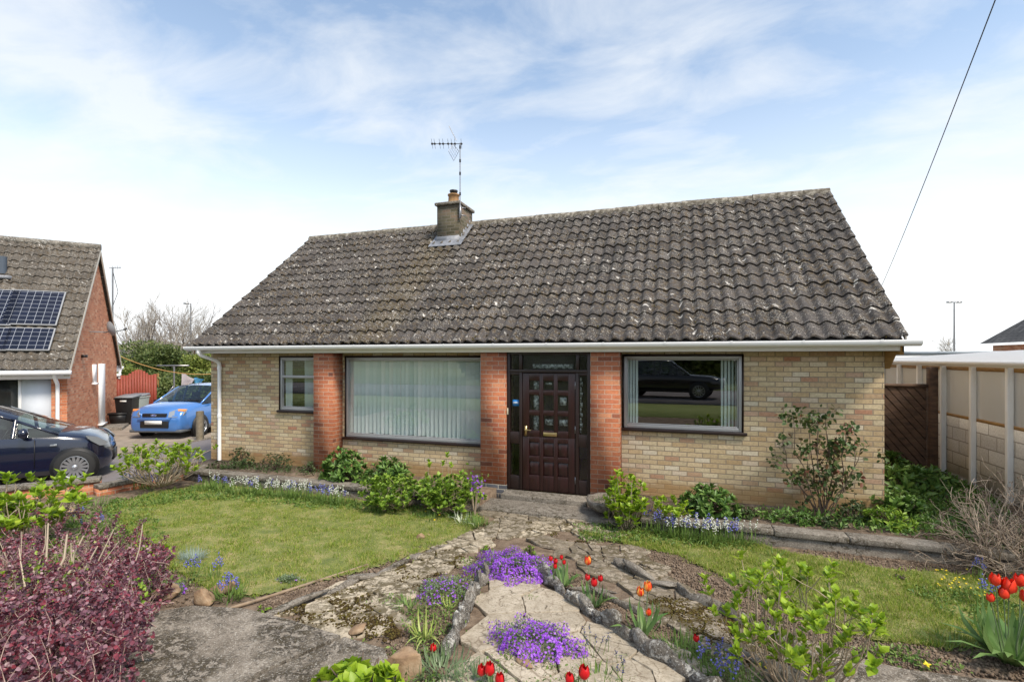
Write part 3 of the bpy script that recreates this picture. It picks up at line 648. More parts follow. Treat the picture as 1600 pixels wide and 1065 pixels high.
# verges: timber barge and thin mortar edge
for i, x in enumerate((RX0+.03, RX1-.05)):
    s = MB()
    for sgn in (1, -1):
        yy = lambda y: y if sgn == 1 else 2*RY-y
        s.poly([(x, yy(EY+.03), EZ-.06), (x, RY, RZ-.062), (x, RY, RZ-.19), (x, yy(EY+.03), EZ-.19)], (.02, 0, 0))
    s.build('bargeboard', WOODY, rf)
    s = MB(); xx = x-.03 if i == 0 else x+.03
    for sgn in (1, -1):
        yy = lambda y: y if sgn == 1 else 2*RY-y
        s.poly([(xx, yy(EY+.02), EZ+.0), (xx, RY, RZ+.0), (xx, RY, RZ-.05), (xx, yy(EY+.02), EZ-.05)], (.02, 0, 0))
    s.build('verge_mortar', EDGE, rf)
# fascia, soffit, gutter, downpipe
MB().box((RX0+.02, EY+.035, 2.245), (XR+.06, EY+.06, 2.40)).build('fascia', FASC, house)
MB().box((RX0+.05, EY+.06, 2.258), (XR+.03, F-.004, 2.27)).build('soffit', M('brown_soffit', (.10, .06, .03), .7, (.16, .10, .05), 4), house)
s = MB(); s.box((XR+.062, EY+.03, 2.19), (XR+.10, F+.3, 2.40)); s.poly([(XR+.002, F-.002, 2.257), (XR+.06, F-.3, 2.257), (XR+.06, F-.02, 2.0), (XR+.002, F-.02, 2.0)], (0, .02, 0)); s.build('eave_box', WOODY, house)
def gutter(mb, p, q, r=.062):
    p, q = np.array(p, float), np.array(q, float); d = (q-p)/np.linalg.norm(q-p); o = np.cross(d, (0, 0, 1)); 
    prof = [(-1, .0), (-1, .18), (-1.08, .18), (-1.08, .0), (-.98, -.5), (-.6, -.98), (0, -1.12), (.6, -.98), (.98, -.5), (1.05, 0), (1.05, .18), (.97, .18), (.97, 0), (.9, -.45), (.55, -.88), (0, -1.02), (-.55, -.88), (-.9, -.45), (-1, 0)]
    A = np.array([p+o*a_*r+np.array((0, 0, b_*r)) for a_, b_ in prof]); return mb.grid(np.stack([A, A+(q-p)]))
s = MB(); gy = EY-.045; gutter(s, (RX0-.10, gy, 2.375), (RX1+.12, gy, 2.375))
for x in (RX0-.10, RX1+.12): s.poly([(x, gy+r_*cos(a_), 2.375+r_*sin(a_)) for r_ in (.068,) for a_ in np.linspace(pi, 2*pi, 9)], (.006, 0, 0))
gt = s.build('gutter', WPV, house)
for x in np.linspace(RX0+.5, RX1-.32, 14):
    s = MB(); A = [(x, gy+.074*cos(a_), 2.377+.074*sin(a_)) for a_ in np.linspace(pi*.93, 2.07*pi, 10)]
    s.grid(np.stack([np.array(A)-(.014, 0, 0), np.array(A)+(.014, 0, 0)])); s.build('gutter_bracket', WPV, gt)
s = MB(); s.tube([(-9.56, gy, 2.33), (-9.56, gy, 2.24), (-9.555, gy+.03, 2.205), (-9.46, F-.12, 2.09), (-9.45, F-.06, 2.04), (-9.45, F-.05, 1.98), (-9.45, F-.05, -.13)], .038, 10)
s.tube([(-9.56, gy, 2.345), (-9.56, gy, 2.25)], .046, 10)
dp = s.build('downpipe', WPV, house, smooth=True)
for z in (1.93, .9): MB().tube([(-9.45, F-.05, z-.03), (-9.45, F-.05, z+.03)], .046, 10).build('pipe_clip', WPV, dp)
# chimney
cx0, cx1, cy0, cy1 = -5.533, -4.961, 10.83, 11.64
s = MB(); s.box((cx0, cy0, 4.5), (cx1, cy1, 5.80)); ch = s.build('chimney', CB, rf, uv='box')
s = MB(); s.box((cx0-.05, cy0-.05, 5.80), (cx1+.05, cy1+.05, 5.87)); s.poly([(cx0+.05, cy0+.05, 5.87), (cx1-.05, cy0+.05, 5.87), (cx1-.05, cy1-.05, 5.87), (cx0+.05, cy1-.05, 5.87)], (0, 0, .03)); s.build('chimney_cap', CONC, ch, bevel=.015)
zr = lambda y: EZ+(y-EY)*SL
s = MB(); s.box((cx0-.012, cy0-.012, zr(cy0)-.1), (cx1+.012, cy0, zr(cy0)+.16))
s.poly([(cx0-.14, cy0-.20, zr(cy0-.20)+.055), (cx1+.14, cy0-.20, zr(cy0-.20)+.055), (cx1+.14, cy0, zr(cy0)+.06), (cx0-.14, cy0, zr(cy0)+.06)], (0, 0, .008))
for i in range(6):
    y = cy0+i*.12; z = zr(y)
    for x, t_ in ((cx1+.002, .010), (cx0-.002, -.010)): s.box((x, y, z-.05), (x+t_, min(y+.12, cy1), z+.15+rng.normal(0, .01)))
for x in ((cx1, cx1+.13), (cx0-.13, cx0)):
    s.poly([(x[0], cy0, zr(cy0)+.05), (x[1], cy0, zr(cy0)+.05), (x[1], RY, RZ+.05), (x[0], RY, RZ+.05)], (0, 0, .008))
s.build('flashing', LEAD, ch)
px_, py_ = (cx0+cx1)/2+.03, cy0+.26
MB().lathe([(0, 5.88), (.14, 5.88), (.155, 5.90), (.135, 5.93), (.125, 6.08), (.145, 6.09), (.145, 6.12), (.10, 6.12), (.09, 6.0), (0, 6.0)], (px_, py_, 0), 14).build('chimney_pot', TERR, ch, smooth=False)
MB().lathe([(0, 6.10), (.085, 6.10), (.085, 6.17), (.10, 6.19), (.10, 6.22), (0, 6.23)], (px_, py_, 0), 12).build('pot_cowl', BLACKP, ch)
# moss clumps lying in the troughs of the roof
s = MB(); n = 2600; xx = np.clip(rng.normal(-5.2, 1.9, n), RX0+.2, RX1-.2); xx[:1200] = rng.uniform(RX0+.2, RX1-.2, 1200)
ro = rng.integers(0, nrow, n); sd_ = (ro+rng.beta(.7, 2.4, n))*gg
Pm = np.array((0, EY, EZ))+upv*sd_[:, None]+nv*rng.uniform(.008, .028, n)[:, None]; Pm[:, 0] = xx
scatter(s, *T_OCT, Pm-nv*.012, np.broadcast_to(nv, (n, 3))+rng.normal(0, .3, (n, 3)), (1, 0, 0), rng.uniform(.012, .035, n), rng.uniform(.02, .05, n), rng.uniform(.02, .05, n))
tag(s.build('moss', MOSS, rf), kind='stuff')

# ---- aerial on the chimney
ax_, ay_ = -4.915, 10.80
aer = thing('tv_aerial', 'tall thin television aerial with grid reflector clamped to the brick chimney', 'aerial', (ax_, ay_, 5.5))
s = MB(); s.tube([(ax_, ay_, 5.45), (ax_, ay_, 7.22)], .013, 6)
s.build('mast', METAL, aer)
for z in (6.02, 6.5, 6.80, 7.12): MB().tube([(ax_, ay_, z-.035), (ax_, ay_, z+.035)], .022, 6).build('mast_tape', BLACKP, aer)
s = MB(); s.box((ax_-.02, ay_-.01, 5.45), (ax_+.02, ay_+.03, 5.75)); s.bar((ax_, ay_, 5.52), (ax_+.10, ay_+.1, 5.52), .02, .02); s.bar((ax_, ay_, 5.70), (ax_+.10, ay_+.1, 5.70), .02, .02); s.build('bracket', METAL, aer)
bd = np.array((CY_, SY_, 0)); bo = np.array((ax_, ay_, 7.2)); yd = np.array((-SY_, CY_, 0)); zu = np.array((0, 0, 1.))
s = MB(); s.tube([bo+bd*.06, bo-bd*.68], .008, 5)
for t_ in (-.66, -.60, -.48, -.40, -.28, -.20, -.12, .03):
    c_ = bo+bd*t_; s.tube([c_-yd*.11-zu*.07, c_+yd*.11+zu*.07], .004, 4); s.tube([c_-yd*.11+zu*.07, c_+yd*.11-zu*.07], .004, 4); s.box(c_-.018, c_+.018)
s.build('boom', BLACKP, aer)
s = MB(); q = [bo-bd*.16-zu*.02, bo-bd*.26-zu*.22, bo-bd*.16-zu*.36, bo-bd*.04-zu*.12]
q = [v+yd*k_ for v, k_ in zip(q, (-.02, -.1, .1, .12))]
for i in range(4): s.tube([q[i], q[(i+1) % 4]], .006, 4)
for t_ in (.25, .5, .75):
    s.tube([q[0]+(q[1]-q[0])*t_, q[3]+(q[2]-q[3])*t_], .003, 4); s.tube([q[0]+(q[3]-q[0])*t_, q[1]+(q[2]-q[1])*t_], .003, 4)
s.tube([bo-bd*.09+zu*.08, bo-bd*.26+zu*.42], .008, 4); s.build('reflector_grid', METAL, aer)

# ---- overhead cable
p0 = np.array((2.9, 11.9, 3.55)); p0 = at_z(1376, 450, 10.2); p1 = at_z(1540, -14, 3.6); pe = p1+(p1-p0)*1.2
T = np.linspace(0, 1, 30)[:, None]; cab = p0+(pe-p0)*T; cab[:, 2] -= (.25*4*T*(1-T))[:, 0]
tag(MB().tube(cab, .0042, 5).build('overhead_cable', BLACKP), 'thin black cable rising steeply from behind the roof into the sky', 'cable')

# ================================================================= GARDEN WALLS
def wall_run(name, lab, x0, x1, y, ztop, zbot, cap, m2, group, joint=.9, seed=0):
    r = np.random.default_rng(seed); root = thing(name, lab, 'garden wall', ((x0+x1)/2, y, zbot), 0, group)
    MB().box((x0+.01, y+.03, zbot), (x1-.01, y+.20, ztop-.075)).build('base_course', m2, root, uv='box')
    x = x0
    while x < x1-.05:
        L = min(joint*r.uniform(.85, 1.15), x1-x); dz = r.normal(0, .006)
        MB().box((x, y+r.normal(0, .008), ztop-.075+dz), (x+L-.008, y+.235, ztop+dz)).build('coping_slab', CONC, root, bevel=.012); x += L
wall_run('retaining_wall', 'low concrete edged wall along the bed left of the front door', -9.05, -2.97, 7.10, .0, -.35, CONC, CONC, 'low walls holding up the beds', seed=1)
wall_run('retaining_wall', 'low concrete edged wall running right from the front door behind the right lawn', -.50, 4.1, 6.97, -.01, -.35, CONC, CONC, 'low walls holding up the beds', seed=2)
# driveway boundary wall
root = thing('brick_boundary_wall', 'low orange brick wall with flat stone coping beside the dark car', 'garden wall', tuple(on_z(120, 770, -.2)))
def cop(a, b, z0, z1, mat, name, w_=.24, uv=None):
    o = MB().bar((a[0], a[1], (z0+z1)/2), (b[0], b[1], (z0+z1)/2), w_, z1-z0).build(name, mat, root, bevel=0 if uv else .012, uv=uv)
A, B, C_, D_ = on_z(-120, 773, .06), on_z(158, 745, .06), on_z(150, 757, -.02), on_z(325, 727, -.04)
cop(A, B, -.4, .0, RB, 'brick_course', .19, 'box'); cop(A, (A+B)/2, .0, .07, CONC, 'coping_slab', .27); cop((A+B)/2+(B-A)*.004, B, .0, .07, CONC, 'coping_slab', .27)
for t_ in range(3):
    a_ = C_+(D_-C_)*t_/3; b_ = C_+(D_-C_)*(t_+.985)/3; cop(a_, b_, -.09, -.02, CONC, 'kerb_coping', .22)
cop(C_, D_, -.4, -.091, RB, 'kerb_brick', .17, 'box')

# planter by the door
pl = thing('stone_planter', 'shallow broken concrete bowl planter standing right of the front door', 'planter', on_z(955, 796, -.10))
c_ = wl(pl); s = MB(); k = 22; prof = [(.05, 0), (.24, .0), (.33, .06), (.37, .135), (.36, .165), (.31, .16), (.28, .12), (.0, .115)]
s.lathe(prof, c_, k); V = s.V[-1]; V += np.stack([rng.normal(0, .008, len(V)), rng.normal(0, .008, len(V)), rng.normal(0, .006, len(V))], -1); s.build('bowl', CONC, pl, smooth=False)
s = MB(); n = 90; a_ = rng.uniform(0, 2*pi, n); r_ = .24*np.sqrt(rng.uniform(0, 1, n)); P_ = c_+np.stack([r_*np.cos(a_), r_*np.sin(a_), np.full(n, .12)], -1)
scatter(s, *T_LEAF, P_, rdir(n, .6), (0, 0, 1), rng.uniform(.03, .06, n), rng.uniform(.015, .03, n)); s.build('small_plant', DRKL, pl)

# kerb stones and edging stones: every stone a thing
def stone(c, L, w_, h, yaw, mat, label, group, seed, tilt=0, name='edging_stone', cat='stone'):
    r = np.random.default_rng(seed); k, m = 18, 11; V = []; pl = rdir(13, 0, r); pd = r.uniform(.45, .85, 13)
    for i in range(m+1):
        th = pi*i/m
        for j in range(k):
            ph = 2*pi*j/k+.2*i; p = np.array((sin(th)*cos(ph), sin(th)*sin(ph), cos(th)))*1.12
            for q in range(13):
                e = np.dot(p, pl[q])-pd[q]
                if e > 0: p = p-pl[q]*e*.92
            p = p*(1+r.normal(0, .022)); V.append((p[0]*L/1.6, p[1]*w_/1.6, p[2]*h/1.6+h*.1))
    V = np.array(V); V[:, 2] += V[:, 0]*tilt; mb = MB(); i = np.arange(m)[:, None]*k; j = np.arange(k)[None]; mb.add(V, np.stack([i+j, i+(j+1) % k, i+k+(j+1) % k, i+k+j], -1).reshape(-1, 4))
    o = mb.build(name, mat); o.location = tuple(c); o.rotation_euler = (0, 0, yaw); return tag(o, label, cat, group)
def stones(px, step, sz, mat, label, group, seed, name='edging_stone'):
    r = np.random.default_rng(seed); P = np.array([gp(x, y) for x, y in px]); d = np.linalg.norm(np.diff(P, axis=0), axis=1); cum = np.concatenate([[0], np.cumsum(d)]); s_ = 0; i = 0
    while s_ < cum[-1]:
        L = step*r.uniform(.7, 1.35); q = [np.interp(s_+L/2, cum, P[:, k]) for k in range(3)]; q2 = [np.interp(s_+L/2+.02, cum, P[:, k]) for k in range(3)]
        yaw = math.atan2(q2[1]-q[1], q2[0]-q[0])+r.normal(0, .18); hh = sz[1]*r.uniform(.7, 1.35)
        stone((q[0], q[1], q[2]+hh*.22), L*1.38, sz[0]*r.uniform(.8, 1.2), hh, yaw, mat, label, group, seed*100+i, r.normal(0, .12), name); s_ += L; i += 1
stones([(762, 898), (745, 925), (730, 955), (712, 995), (702, 1022)], .12, (.085, .19), EDGE, 'pale lichened stone in the short broken row left of the central paving', 'stones edging the left side of the central paving', 21)
stones([(832, 892), (900, 945), (945, 975), (985, 1003), (1025, 1030), (1085, 1062), (1120, 1090)], .15, (.085, .15), EDGE, 'lichen spotted stone in the long jagged row right of the central paving', 'stones edging the right side of the central paving', 22)
stones([(705, 852), (650, 872), (590, 897), (520, 925), (435, 957)], .34, (.07, .07), CONC, 'low kerb stone between the left path and bare earth', 'kerb stones along the left path', 23, 'kerb_stone')
stones([(958, 880), (1010, 905), (1065, 928), (1130, 960), (1200, 995), (1260, 1028)], .30, (.10, .11), CONC, 'dark rounded kerb stone between the right path and bare earth', 'kerb stones along the right path', 24, 'kerb_stone')
stones([(1000, 958), (955, 938), (925, 925)], .3, (.07, .07), CONC, 'narrow concrete kerb stone behind the red tulips on the right path', 'kerb stones behind the tulips', 25, 'kerb_stone')
stones([(1110, 1008), (1150, 1022), (1215, 1048), (1260, 1075)], .3, (.09, .09), CONC, 'pale kerb stone beside the bluebells at the lower end of the right path', 'kerb stones by the lower bluebells', 26, 'kerb_stone')
RK = M('brown_rock', (.26, .17, .10), .92, bump=.9, bscale=18, scale=7, stops=[(.3, (.15, .09, .055)), (.5, (.29, .19, .11)), (.7, (.40, .30, .20))])
for (px, py, L, w_, h, yw, lab) in ((630, 1045, .30, .2, .30, .5, 'large upright brown rock beside the bright leaves at the bottom edge'), (350, 922, .22, .13, .12, .3, 'flat brown rock left of the small bluebell clump'), (318, 935, .26, .15, .15, -.2, 'pale brown rock at the corner of the paved step'),
                                    (255, 928, .30, .18, .14, .1, 'greyish rock behind the paved step near the purple leaves'), (560, 985, .12, .09, .08, .4, 'small grey stone resting on the paved step corner'), (820, 1034, .14, .06, .06, -.5, 'short brown wedge of stone under the lower purple mound'), (656, 838, .10, .07, .07, .3, 'small pale stone at the near corner of the left lawn'),
                                    (108, 800, .3, .2, .14, .2, 'brown stone half hidden left of the low brick wall')):
    stone(gp(px, py, .03), L, w_, h, yw, RK, lab, None, int(px), .1, 'rock', 'rock')
# timber board along the earth strip
P_ = [gp(x, y, .01) for x, y in ((575, 882), (500, 906), (400, 938), (360, 950))]
s = MB(); [s.bar(P_[i], P_[i+1], .012, .03) for i in range(3)]
tag(s.build('edging_board', M('weathered_board', (.24, .17, .11), .85, (.34, .26, .18), 8)), 'thin weathered timber board edging the left lawn', 'edging board')
# clods of earth
def clods(px, n, seed, smax=.021):
    r = np.random.default_rng(seed); P = [gp(x, y) for x, y in px]; q = rand_in(P, n, r); mb = MB(); z = gz(0, q[:, 1])
    Ls_ = r.uniform(.008, smax, n)*r.choice([1, 1, 1, 1.7], n)
    scatter(mb, *T_OCT, np.column_stack([q, z-.01]), rdir(n, .5, r), r.normal(size=(n, 3)), Ls_, Ls_*r.uniform(.8, 1.4, n), Ls_*r.uniform(.7, 1.2, n)); return mb
s = clods([(690, 838), (600, 872), (500, 908), (400, 942), (430, 955), (590, 897), (700, 850)], 4200, 31)
for px, n, sd2 in (([(950, 868), (985, 852), (1060, 868), (1140, 905), (1250, 958), (1360, 1000), (1480, 1012), (1620, 1020), (1620, 1062), (1420, 1042), (1300, 1030), (1200, 990), (1075, 925)], 9000, 32), ([(560, 780), (640, 775), (700, 795), (650, 800)], 700, 33),
                   ([(1235, 862), (1300, 838), (1500, 862), (1600, 880), (1600, 915), (1470, 892), (1400, 892)], 3500, 34), ([(745, 860), (752, 905), (700, 1020), (690, 1080), (560, 1080), (605, 1005), (650, 940)], 2500, 35), ([(860, 905), (900, 890), (1010, 965), (1120, 1010), (1240, 1070), (1100, 1070), (950, 975)], 3000, 36),
                   ([(150, 800), (230, 860), (330, 930), (400, 935), (230, 950), (120, 900)], 2500, 37)):
    m_ = clods(px, n, sd2); [s.add(v, f) for v, f in [(m_.V[0], m_.F[0])]]
tag(s.build('soil_clods', CLOD), kind='stuff')
# moss lumps on the paving
s = MB()
for px, n, sd2 in (([(600, 905), (425, 958), (600, 1003), (640, 985), (560, 940)], 1500, 41), ([(700, 855), (600, 895), (650, 940), (740, 870)], 700, 42), ([(770, 800), (900, 800), (940, 850), (720, 850)], 600, 43), ([(1010, 940), (1090, 935), (1240, 1020), (1200, 1060)], 2600, 44)):
    r = np.random.default_rng(sd2); P = [gp(x, y) for x, y in px]; c = rand_in(P, n//25, r); q = np.repeat(c, 25, axis=0)+r.normal(0, .035, (len(c)*25, 2)); n_ = len(q)
    Ls_ = r.uniform(.008, .022, n_)
    scatter(s, *T_OCT, np.column_stack([q, gz(0, q[:, 1])+.010]), rdir(n_, 1, r), r.normal(size=(n_, 3)), Ls_, Ls_*2)
tag(s.build('path_moss', MOSS), kind='stuff')

# ================================================================= RIGHT SIDE: gate, lean-to, far roofs
LX = 4.69
gate = thing('wooden_gate', 'dark brown diagonal boarded wooden gate closing the passage beside the bungalow', 'gate', (3.7, 11.4, 0))
DFN = M('dark_fence_wood', (.060, .028, .016), .8, bump=.3, bscale=40, scale=5, stops=[(.35, (.045, .025, .015)), (.6, (.10, .055, .032)), (.75, (.11, .085, .045))], stretch=(1, 1, 3))
s = MB(); x0, x1, z0, z1 = XR+.03, 4.40, .06, 1.60
for i in range(-16, 16):
    # board line descending to the right, clipped to the gate rectangle
    c = x0+i*.145; pts = []
    a_ = np.array((c, z1)); d_ = np.array((1.0, -1.28)); poly = [a_, a_+(.128, 0), a_+(.128, 0)+d_*2, a_+d_*2]
    for o_, n_ in (((x0, 0), (-1, 0)), ((x1, 0), (1, 0)), ((0, z0), (0, -1)), ((0, z1), (0, 1))):
        poly = clip([np.array(v, float) for v in poly], np.array(o_, float), np.array(n_, float))
        if len(poly) < 3: break
    if len(poly) >= 3: s.poly([(p[0], 11.38+.004*(i % 3), p[1]) for p in poly], (0, .018, 0))
s.build('diagonal_boards', DFN, gate); MB().box((x0, 11.402, z0), (x1, 11.409, z1)).build('backing_board', DFN, gate)
s = MB(); s.box((x0, 11.42, 1.60), (x1+.04, 11.36, 1.66)); s.box((x0, 11.42, z0-.06), (x1+.04, 11.36, z0)); s.box((x0-.02, 11.41, 0), (x0-.001, 11.47, 1.6)); s.box((x0, 11.41, .8), (x1, 11.45, .88)); s.build('rail', DFN, gate)
MB().box((4.42, 11.32, -.1), (4.56, 11.46, 1.98)).build('gate_post', DFN, gate, bevel=.01)
lean = thing('lean_to', 'white posted lean-to with cloudy corrugated sheets above pale concrete blocks', 'lean-to', (LX, 9, 0))
WPST = M('white_painted_post', (.78, .77, .74), .6, (.86, .86, .84), 7, .3, 30, stretch=(1, 1, .3))
PCM, t_, b_ = newmat('cloudy_corrugated_sheet'); b_.inputs['Base Color'].default_value = (.80, .78, .74, 1); b_.inputs['Roughness'].default_value = .35
tr_ = t_.n('ShaderNodeBsdfTransparent'); tr_.inputs[0].default_value = (.85, .82, .76, 1); mx_ = t_.n('ShaderNodeMixShader'); mx_.inputs[0].default_value = .45
t_.l(b_.outputs[0], mx_.inputs[1]); t_.l(tr_.outputs[0], mx_.inputs[2]); t_.l(mx_.outputs[0], PCM.node_tree.nodes['Material Output'].inputs[0])
y_end, y_beg = 15.6, 6.4
for k in range(10):
    y = 15.47-k*.995
    MB().box((LX-.03, y-.035, -.1), (LX+.045, y+.035, 2.06)).build('post', WPST, lean, bevel=.004)
s = MB(); s.box((LX+.05, y_beg, -.2), (LX+.15, y_end, 1.08)); s.build('block_wall', BLK, lean, uv='box')
s = MB(); s.box((LX+.047, y_beg, 1.082), (LX+.10, y_end, 1.13)); s.box((LX+.047, y_beg, 1.93), (LX+.10, y_end, 2.0)); s.build('timber_rail', WOODY, lean)
yy = np.linspace(y_beg, y_end, 1200); zzs = np.array((1.13, 1.93)); off = .008*np.sin(yy/.032*2*pi)
yy = np.linspace(y_beg, y_end, 1200); s = MB(); s.grid(np.stack([np.stack([LX+.075+off, yy, np.full_like(yy, z)], -1) for z in zzs])); s.build('corrugated_sheet', PCM, lean, smooth=True)
WRF = leafmat('pale_roof_sheet', [(.80, .80, .80), (.84, .84, .84)], .55, .4)
s = MB(); s.poly([(LX-.10, y_beg, 2.085), (LX-.10, y_end, 2.085), (LX+3.2, y_end, 2.33), (LX+3.2, y_beg, 2.33)], (0, 0, .012)); s.build('sheet_roof', WRF, lean)
s = MB(); gutter(s, (LX-.12, y_end, 2.075), (LX-.12, y_beg, 2.075), .04); s.box((LX-.07, y_beg, 2.0), (LX-.035, y_end, 2.08)); s.build('gutter', WPV, lean)
s = MB(); s.box((LX+3.1, y_beg, -.2), (LX+3.2, y_end, 2.3)); s.box((LX+.1, y_end, -.2), (LX+3.1, y_end+.1, 2.2)); s.build('rear_wall', FASC, lean)
s = MB(); s.box((LX+.3, y_beg, -.1), (LX+3.1, y_end, -.04)); s.build('floor', APRN, lean)
# leaning pale boards seen through the sheet
s = MB()
for y in (8.6, 10.1, 11.0, 12.2): s.bar((LX+.35, y, .9), (LX+.3, y+.25, 1.95), .09, .03)
tag(s.build('stored_boards', WPST), 'pale boards leaning behind the cloudy sheets of the lean-to', 'boards')
# shed / garage beyond with flat felt roof
gar = thing('flat_roof_garage', 'garage with flat grey felt roof and brick end behind the wooden gate', 'garage', (5, 19, 0))
a_, b_ = on_y(1350, 540, 18), on_y(1640, 540, 18)
s = MB(); s.box((3.2, 17.5, -.2), (11, 24, 2.25)); s.build('wall', YB, gar, uv='box')
s = MB(); s.box((2.95, 17.2, 2.255), (11.3, 24.3, 2.34)); s.build('flat_roof', M('grey_felt', (.22, .26, .30), .6, (.32, .36, .40), 2), gar)
s = MB(); s.box((3.0, 17.25, 2.12), (11.2, 17.28, 2.25)); s.build('fascia', FASC, gar)
# neighbouring bungalow roof at the far right
b2 = thing('far_bungalow', 'low bungalow with dark slate grey hipped roof behind the lean-to', 'bungalow', (14, 25, 0))
q0 = at_z(1530, 537, 27); z_e = q0[2]; xr0 = q0[0]; yr0 = q0[1]-8.4
tp = np.array((0, 0, z_e+3.4))
s = MB(); A_ = (xr0, yr0, z_e); s.poly([A_, (xr0+16, yr0, z_e), (xr0+12, yr0+4.2, tp[2]+.6), (xr0+4.2, yr0+4.2, tp[2]+.6)][::1])
s.poly([A_, (xr0+4.2, yr0+4.2, tp[2]+.6), (xr0, yr0+8.4, z_e)]); s.build('roof', brickmat('slate_roof', [(0, (.05, .05, .052)), (.5, (.085, .082, .082)), (1, (.125, .12, .118))], (.02, .02, .02), .012, bw=.33, rh=.24, bump=.6), b2, uv=lambda WV: np.stack([WV[:, 0], WV[:, 1]*1.1], -1))
MB().tube([A_, (xr0+4.2, yr0+4.2, tp[2]+.63)], .11, 8).build('hip_tile', SLM, b2)
s = MB(); s.box((xr0+.4, yr0+.4, -.3), (xr0+15, yr0+8, z_e-.1)); s.build('wall', NB_, b2, uv='box')
s = MB(); gutter(s, (xr0-.1, yr0-.08, z_e), (xr0+16, yr0-.08, z_e), .06); s.build('gutter', BLACKP, b2)
# street lamps
def lamp(name, lab, px, pyt, pyb, Z, double):
    t = at_z(px, pyt, Z); root = thing(name, lab, 'street lamp', (t[0], t[1], -.3)); MB().tube([(t[0], t[1], -.3), (t[0], t[1], t[2]*.5), (t[0], t[1], t[2])], [.09, .06, .045], 8).build('pole', METAL, root)
    for sg in ((-1, 1) if double else (-1,)):
        c = t+np.array((CY_, SY_, 0))*sg*.38; s = MB(); s.bar(t, c, .06, .05); s.bar(t+(c-t)*.5+(0, 0, .0), c+(c-t)*.35, .16, .10); s.build('lamp_head', METAL, root)
lamp('street_lamp', 'tall double headed street lamp right of the bungalow roof', 1491, 472, 545, 36, True)
lamp('street_lamp', 'slim single street lamp standing among the bare trees on the left', 298, 474, 540, 38, False)

# ================================================================= NEIGHBOUR HOUSE ON THE LEFT
NRZ = R(48.1); NO = np.array((-15.56, 8.91, -.25)); nx = np.array((cos(NRZ), sin(NRZ), 0)); ny = np.array((-sin(NRZ), cos(NRZ), 0)); nz = np.array((0, 0, 1.))
nh = thing('brick_house', 'orange brick house with steep tiled roof, solar panels and white panel beside its window', 'house', NO, NRZ)
def nl(px, py, y=0.0):   # pixel on the plane local y = const -> local
    p = on_pl(px, py, NO+ny*y, ny)-NO; return np.array((np.dot(p, nx), np.dot(p, ny), p[2]))
def nlx(px, py, x=0.0):
    p = on_pl(px, py, NO+nx*x, nx)-NO; return np.array((np.dot(p, nx), np.dot(p, ny), p[2]))
def bl(mb, name, mat, parent=None, **k): return mb.build(name, mat, parent or nh, offset=False, **k)
D_ = 6.8; EH = 2.33; AP = nlx(157, 396)[2]; 
s = MB(); s.add([(0, 0, -.2), (0, D_, -.2), (0, D_, EH), (0, D_/2, AP-.12), (0, 0, EH)], [list(range(5))]); s.add([(-9, D_, -.2), (0, D_, -.2), (0, D_, EH), (-9, D_, EH)], [(0, 1, 2, 3)])
pl_ = nl(80, 600)[0]; pw = nl(33, 600)[0]
s.add([(pl_, 0, -.2), (0, 0, -.2), (0, 0, EH), (pl_, 0, EH)], [(0, 1, 2, 3)]); s.add([(-9, .05, -.2), (pw, .05, -.2), (pw, .05, .25), (-9, .05, .25)], [(0, 1, 2, 3)])
bl(s, 'wall', NB_, uv='box')
bl(MB().box((pw, .03, -.2), (pl_-.002, .10, EH-.02)), 'white_panel', M('white_panel_board', (.62, .66, .72), .5, (.68, .72, .78), 2))
wd = bl(MB().box((-9, .06, .25), (pw-.003, .12, .33)), 'window', WPV)
bl(MB().box((-9, .09, .33), (pw-.003, .095, EH-.05)), 'pane', M('dark_glass', (.03, .035, .035), .04, spec=.8), wd)
s = MB(); [s.box((x-.03, .04, .33), (x+.03, .12, EH-.05)) for x in (pw-.04, pw-1.6, pw-3.2)]; bl(s, 'frame', WPV, wd)
bl(MB().box((-9.3, .35, -.2), (-9.0, D_, EH)), 'far_wall', NB_)
oh = .32; sl = (AP-EH)/(D_/2); Ln = math.hypot(D_/2+oh, sl*(D_/2+oh)); up = np.array((0, D_/2+oh, sl*(D_/2+oh)))/Ln; nn_ = np.array((0, -up[2], up[1]))
nr_ = round(Ln/.335); g_ = Ln/nr_; ez = EH+.10-sl*oh
tiles_uv = lambda WV: np.stack([WV[:, 0]+9.5, (WV[:, 1]+oh)/up[1]], -1)
nrf = bl(tiles(MB(), (-9.4, -oh, ez), (1, 0, 0), up, nn_, 9.52, nr_, g_, PI_, seed=9), 'roof', TM2, uv=tiles_uv)
s = MB(); s.poly([(-9.4, D_+oh, ez), (.10, D_+oh, ez), (.10, D_/2, AP+.1), (-9.4, D_/2, AP+.1)], (0, 0, .03)); s.poly([(-9.4, -oh+.05, ez-.03), (.08, -oh+.05, ez-.03), (.08, D_/2, AP+.06), (-9.4, D_/2, AP+.06)], (0, 0, -.03)); bl(s, 'rear_roof', TM2, uv=tiles_uv)
s = MB(); s.tube([(-9.4, D_/2, AP+.10), (.12, D_/2, AP+.10)], .11, 8); bl(s, 'ridge', EDGE, nrf)
s = MB(); th = np.array((0.03, 0, 0))
s.poly([(.09, -oh, ez-.02), (.09, D_/2, AP+.06), (.09, D_/2, AP-.08), (.09, -oh, ez-.16)], th); s.poly([(.09, D_+oh, ez-.02), (.09, D_/2, AP+.06), (.09, D_/2, AP-.08), (.09, D_+oh, ez-.16)], th)
s.poly([(.0, -oh, ez-.17), (.12, -oh, ez-.17), (.12, D_/2, AP-.09), (.0, D_/2, AP-.09)], (0, 0, .01)); bl(s, 'bargeboard', M('cream_board', (.66, .60, .50), .6), nrf)
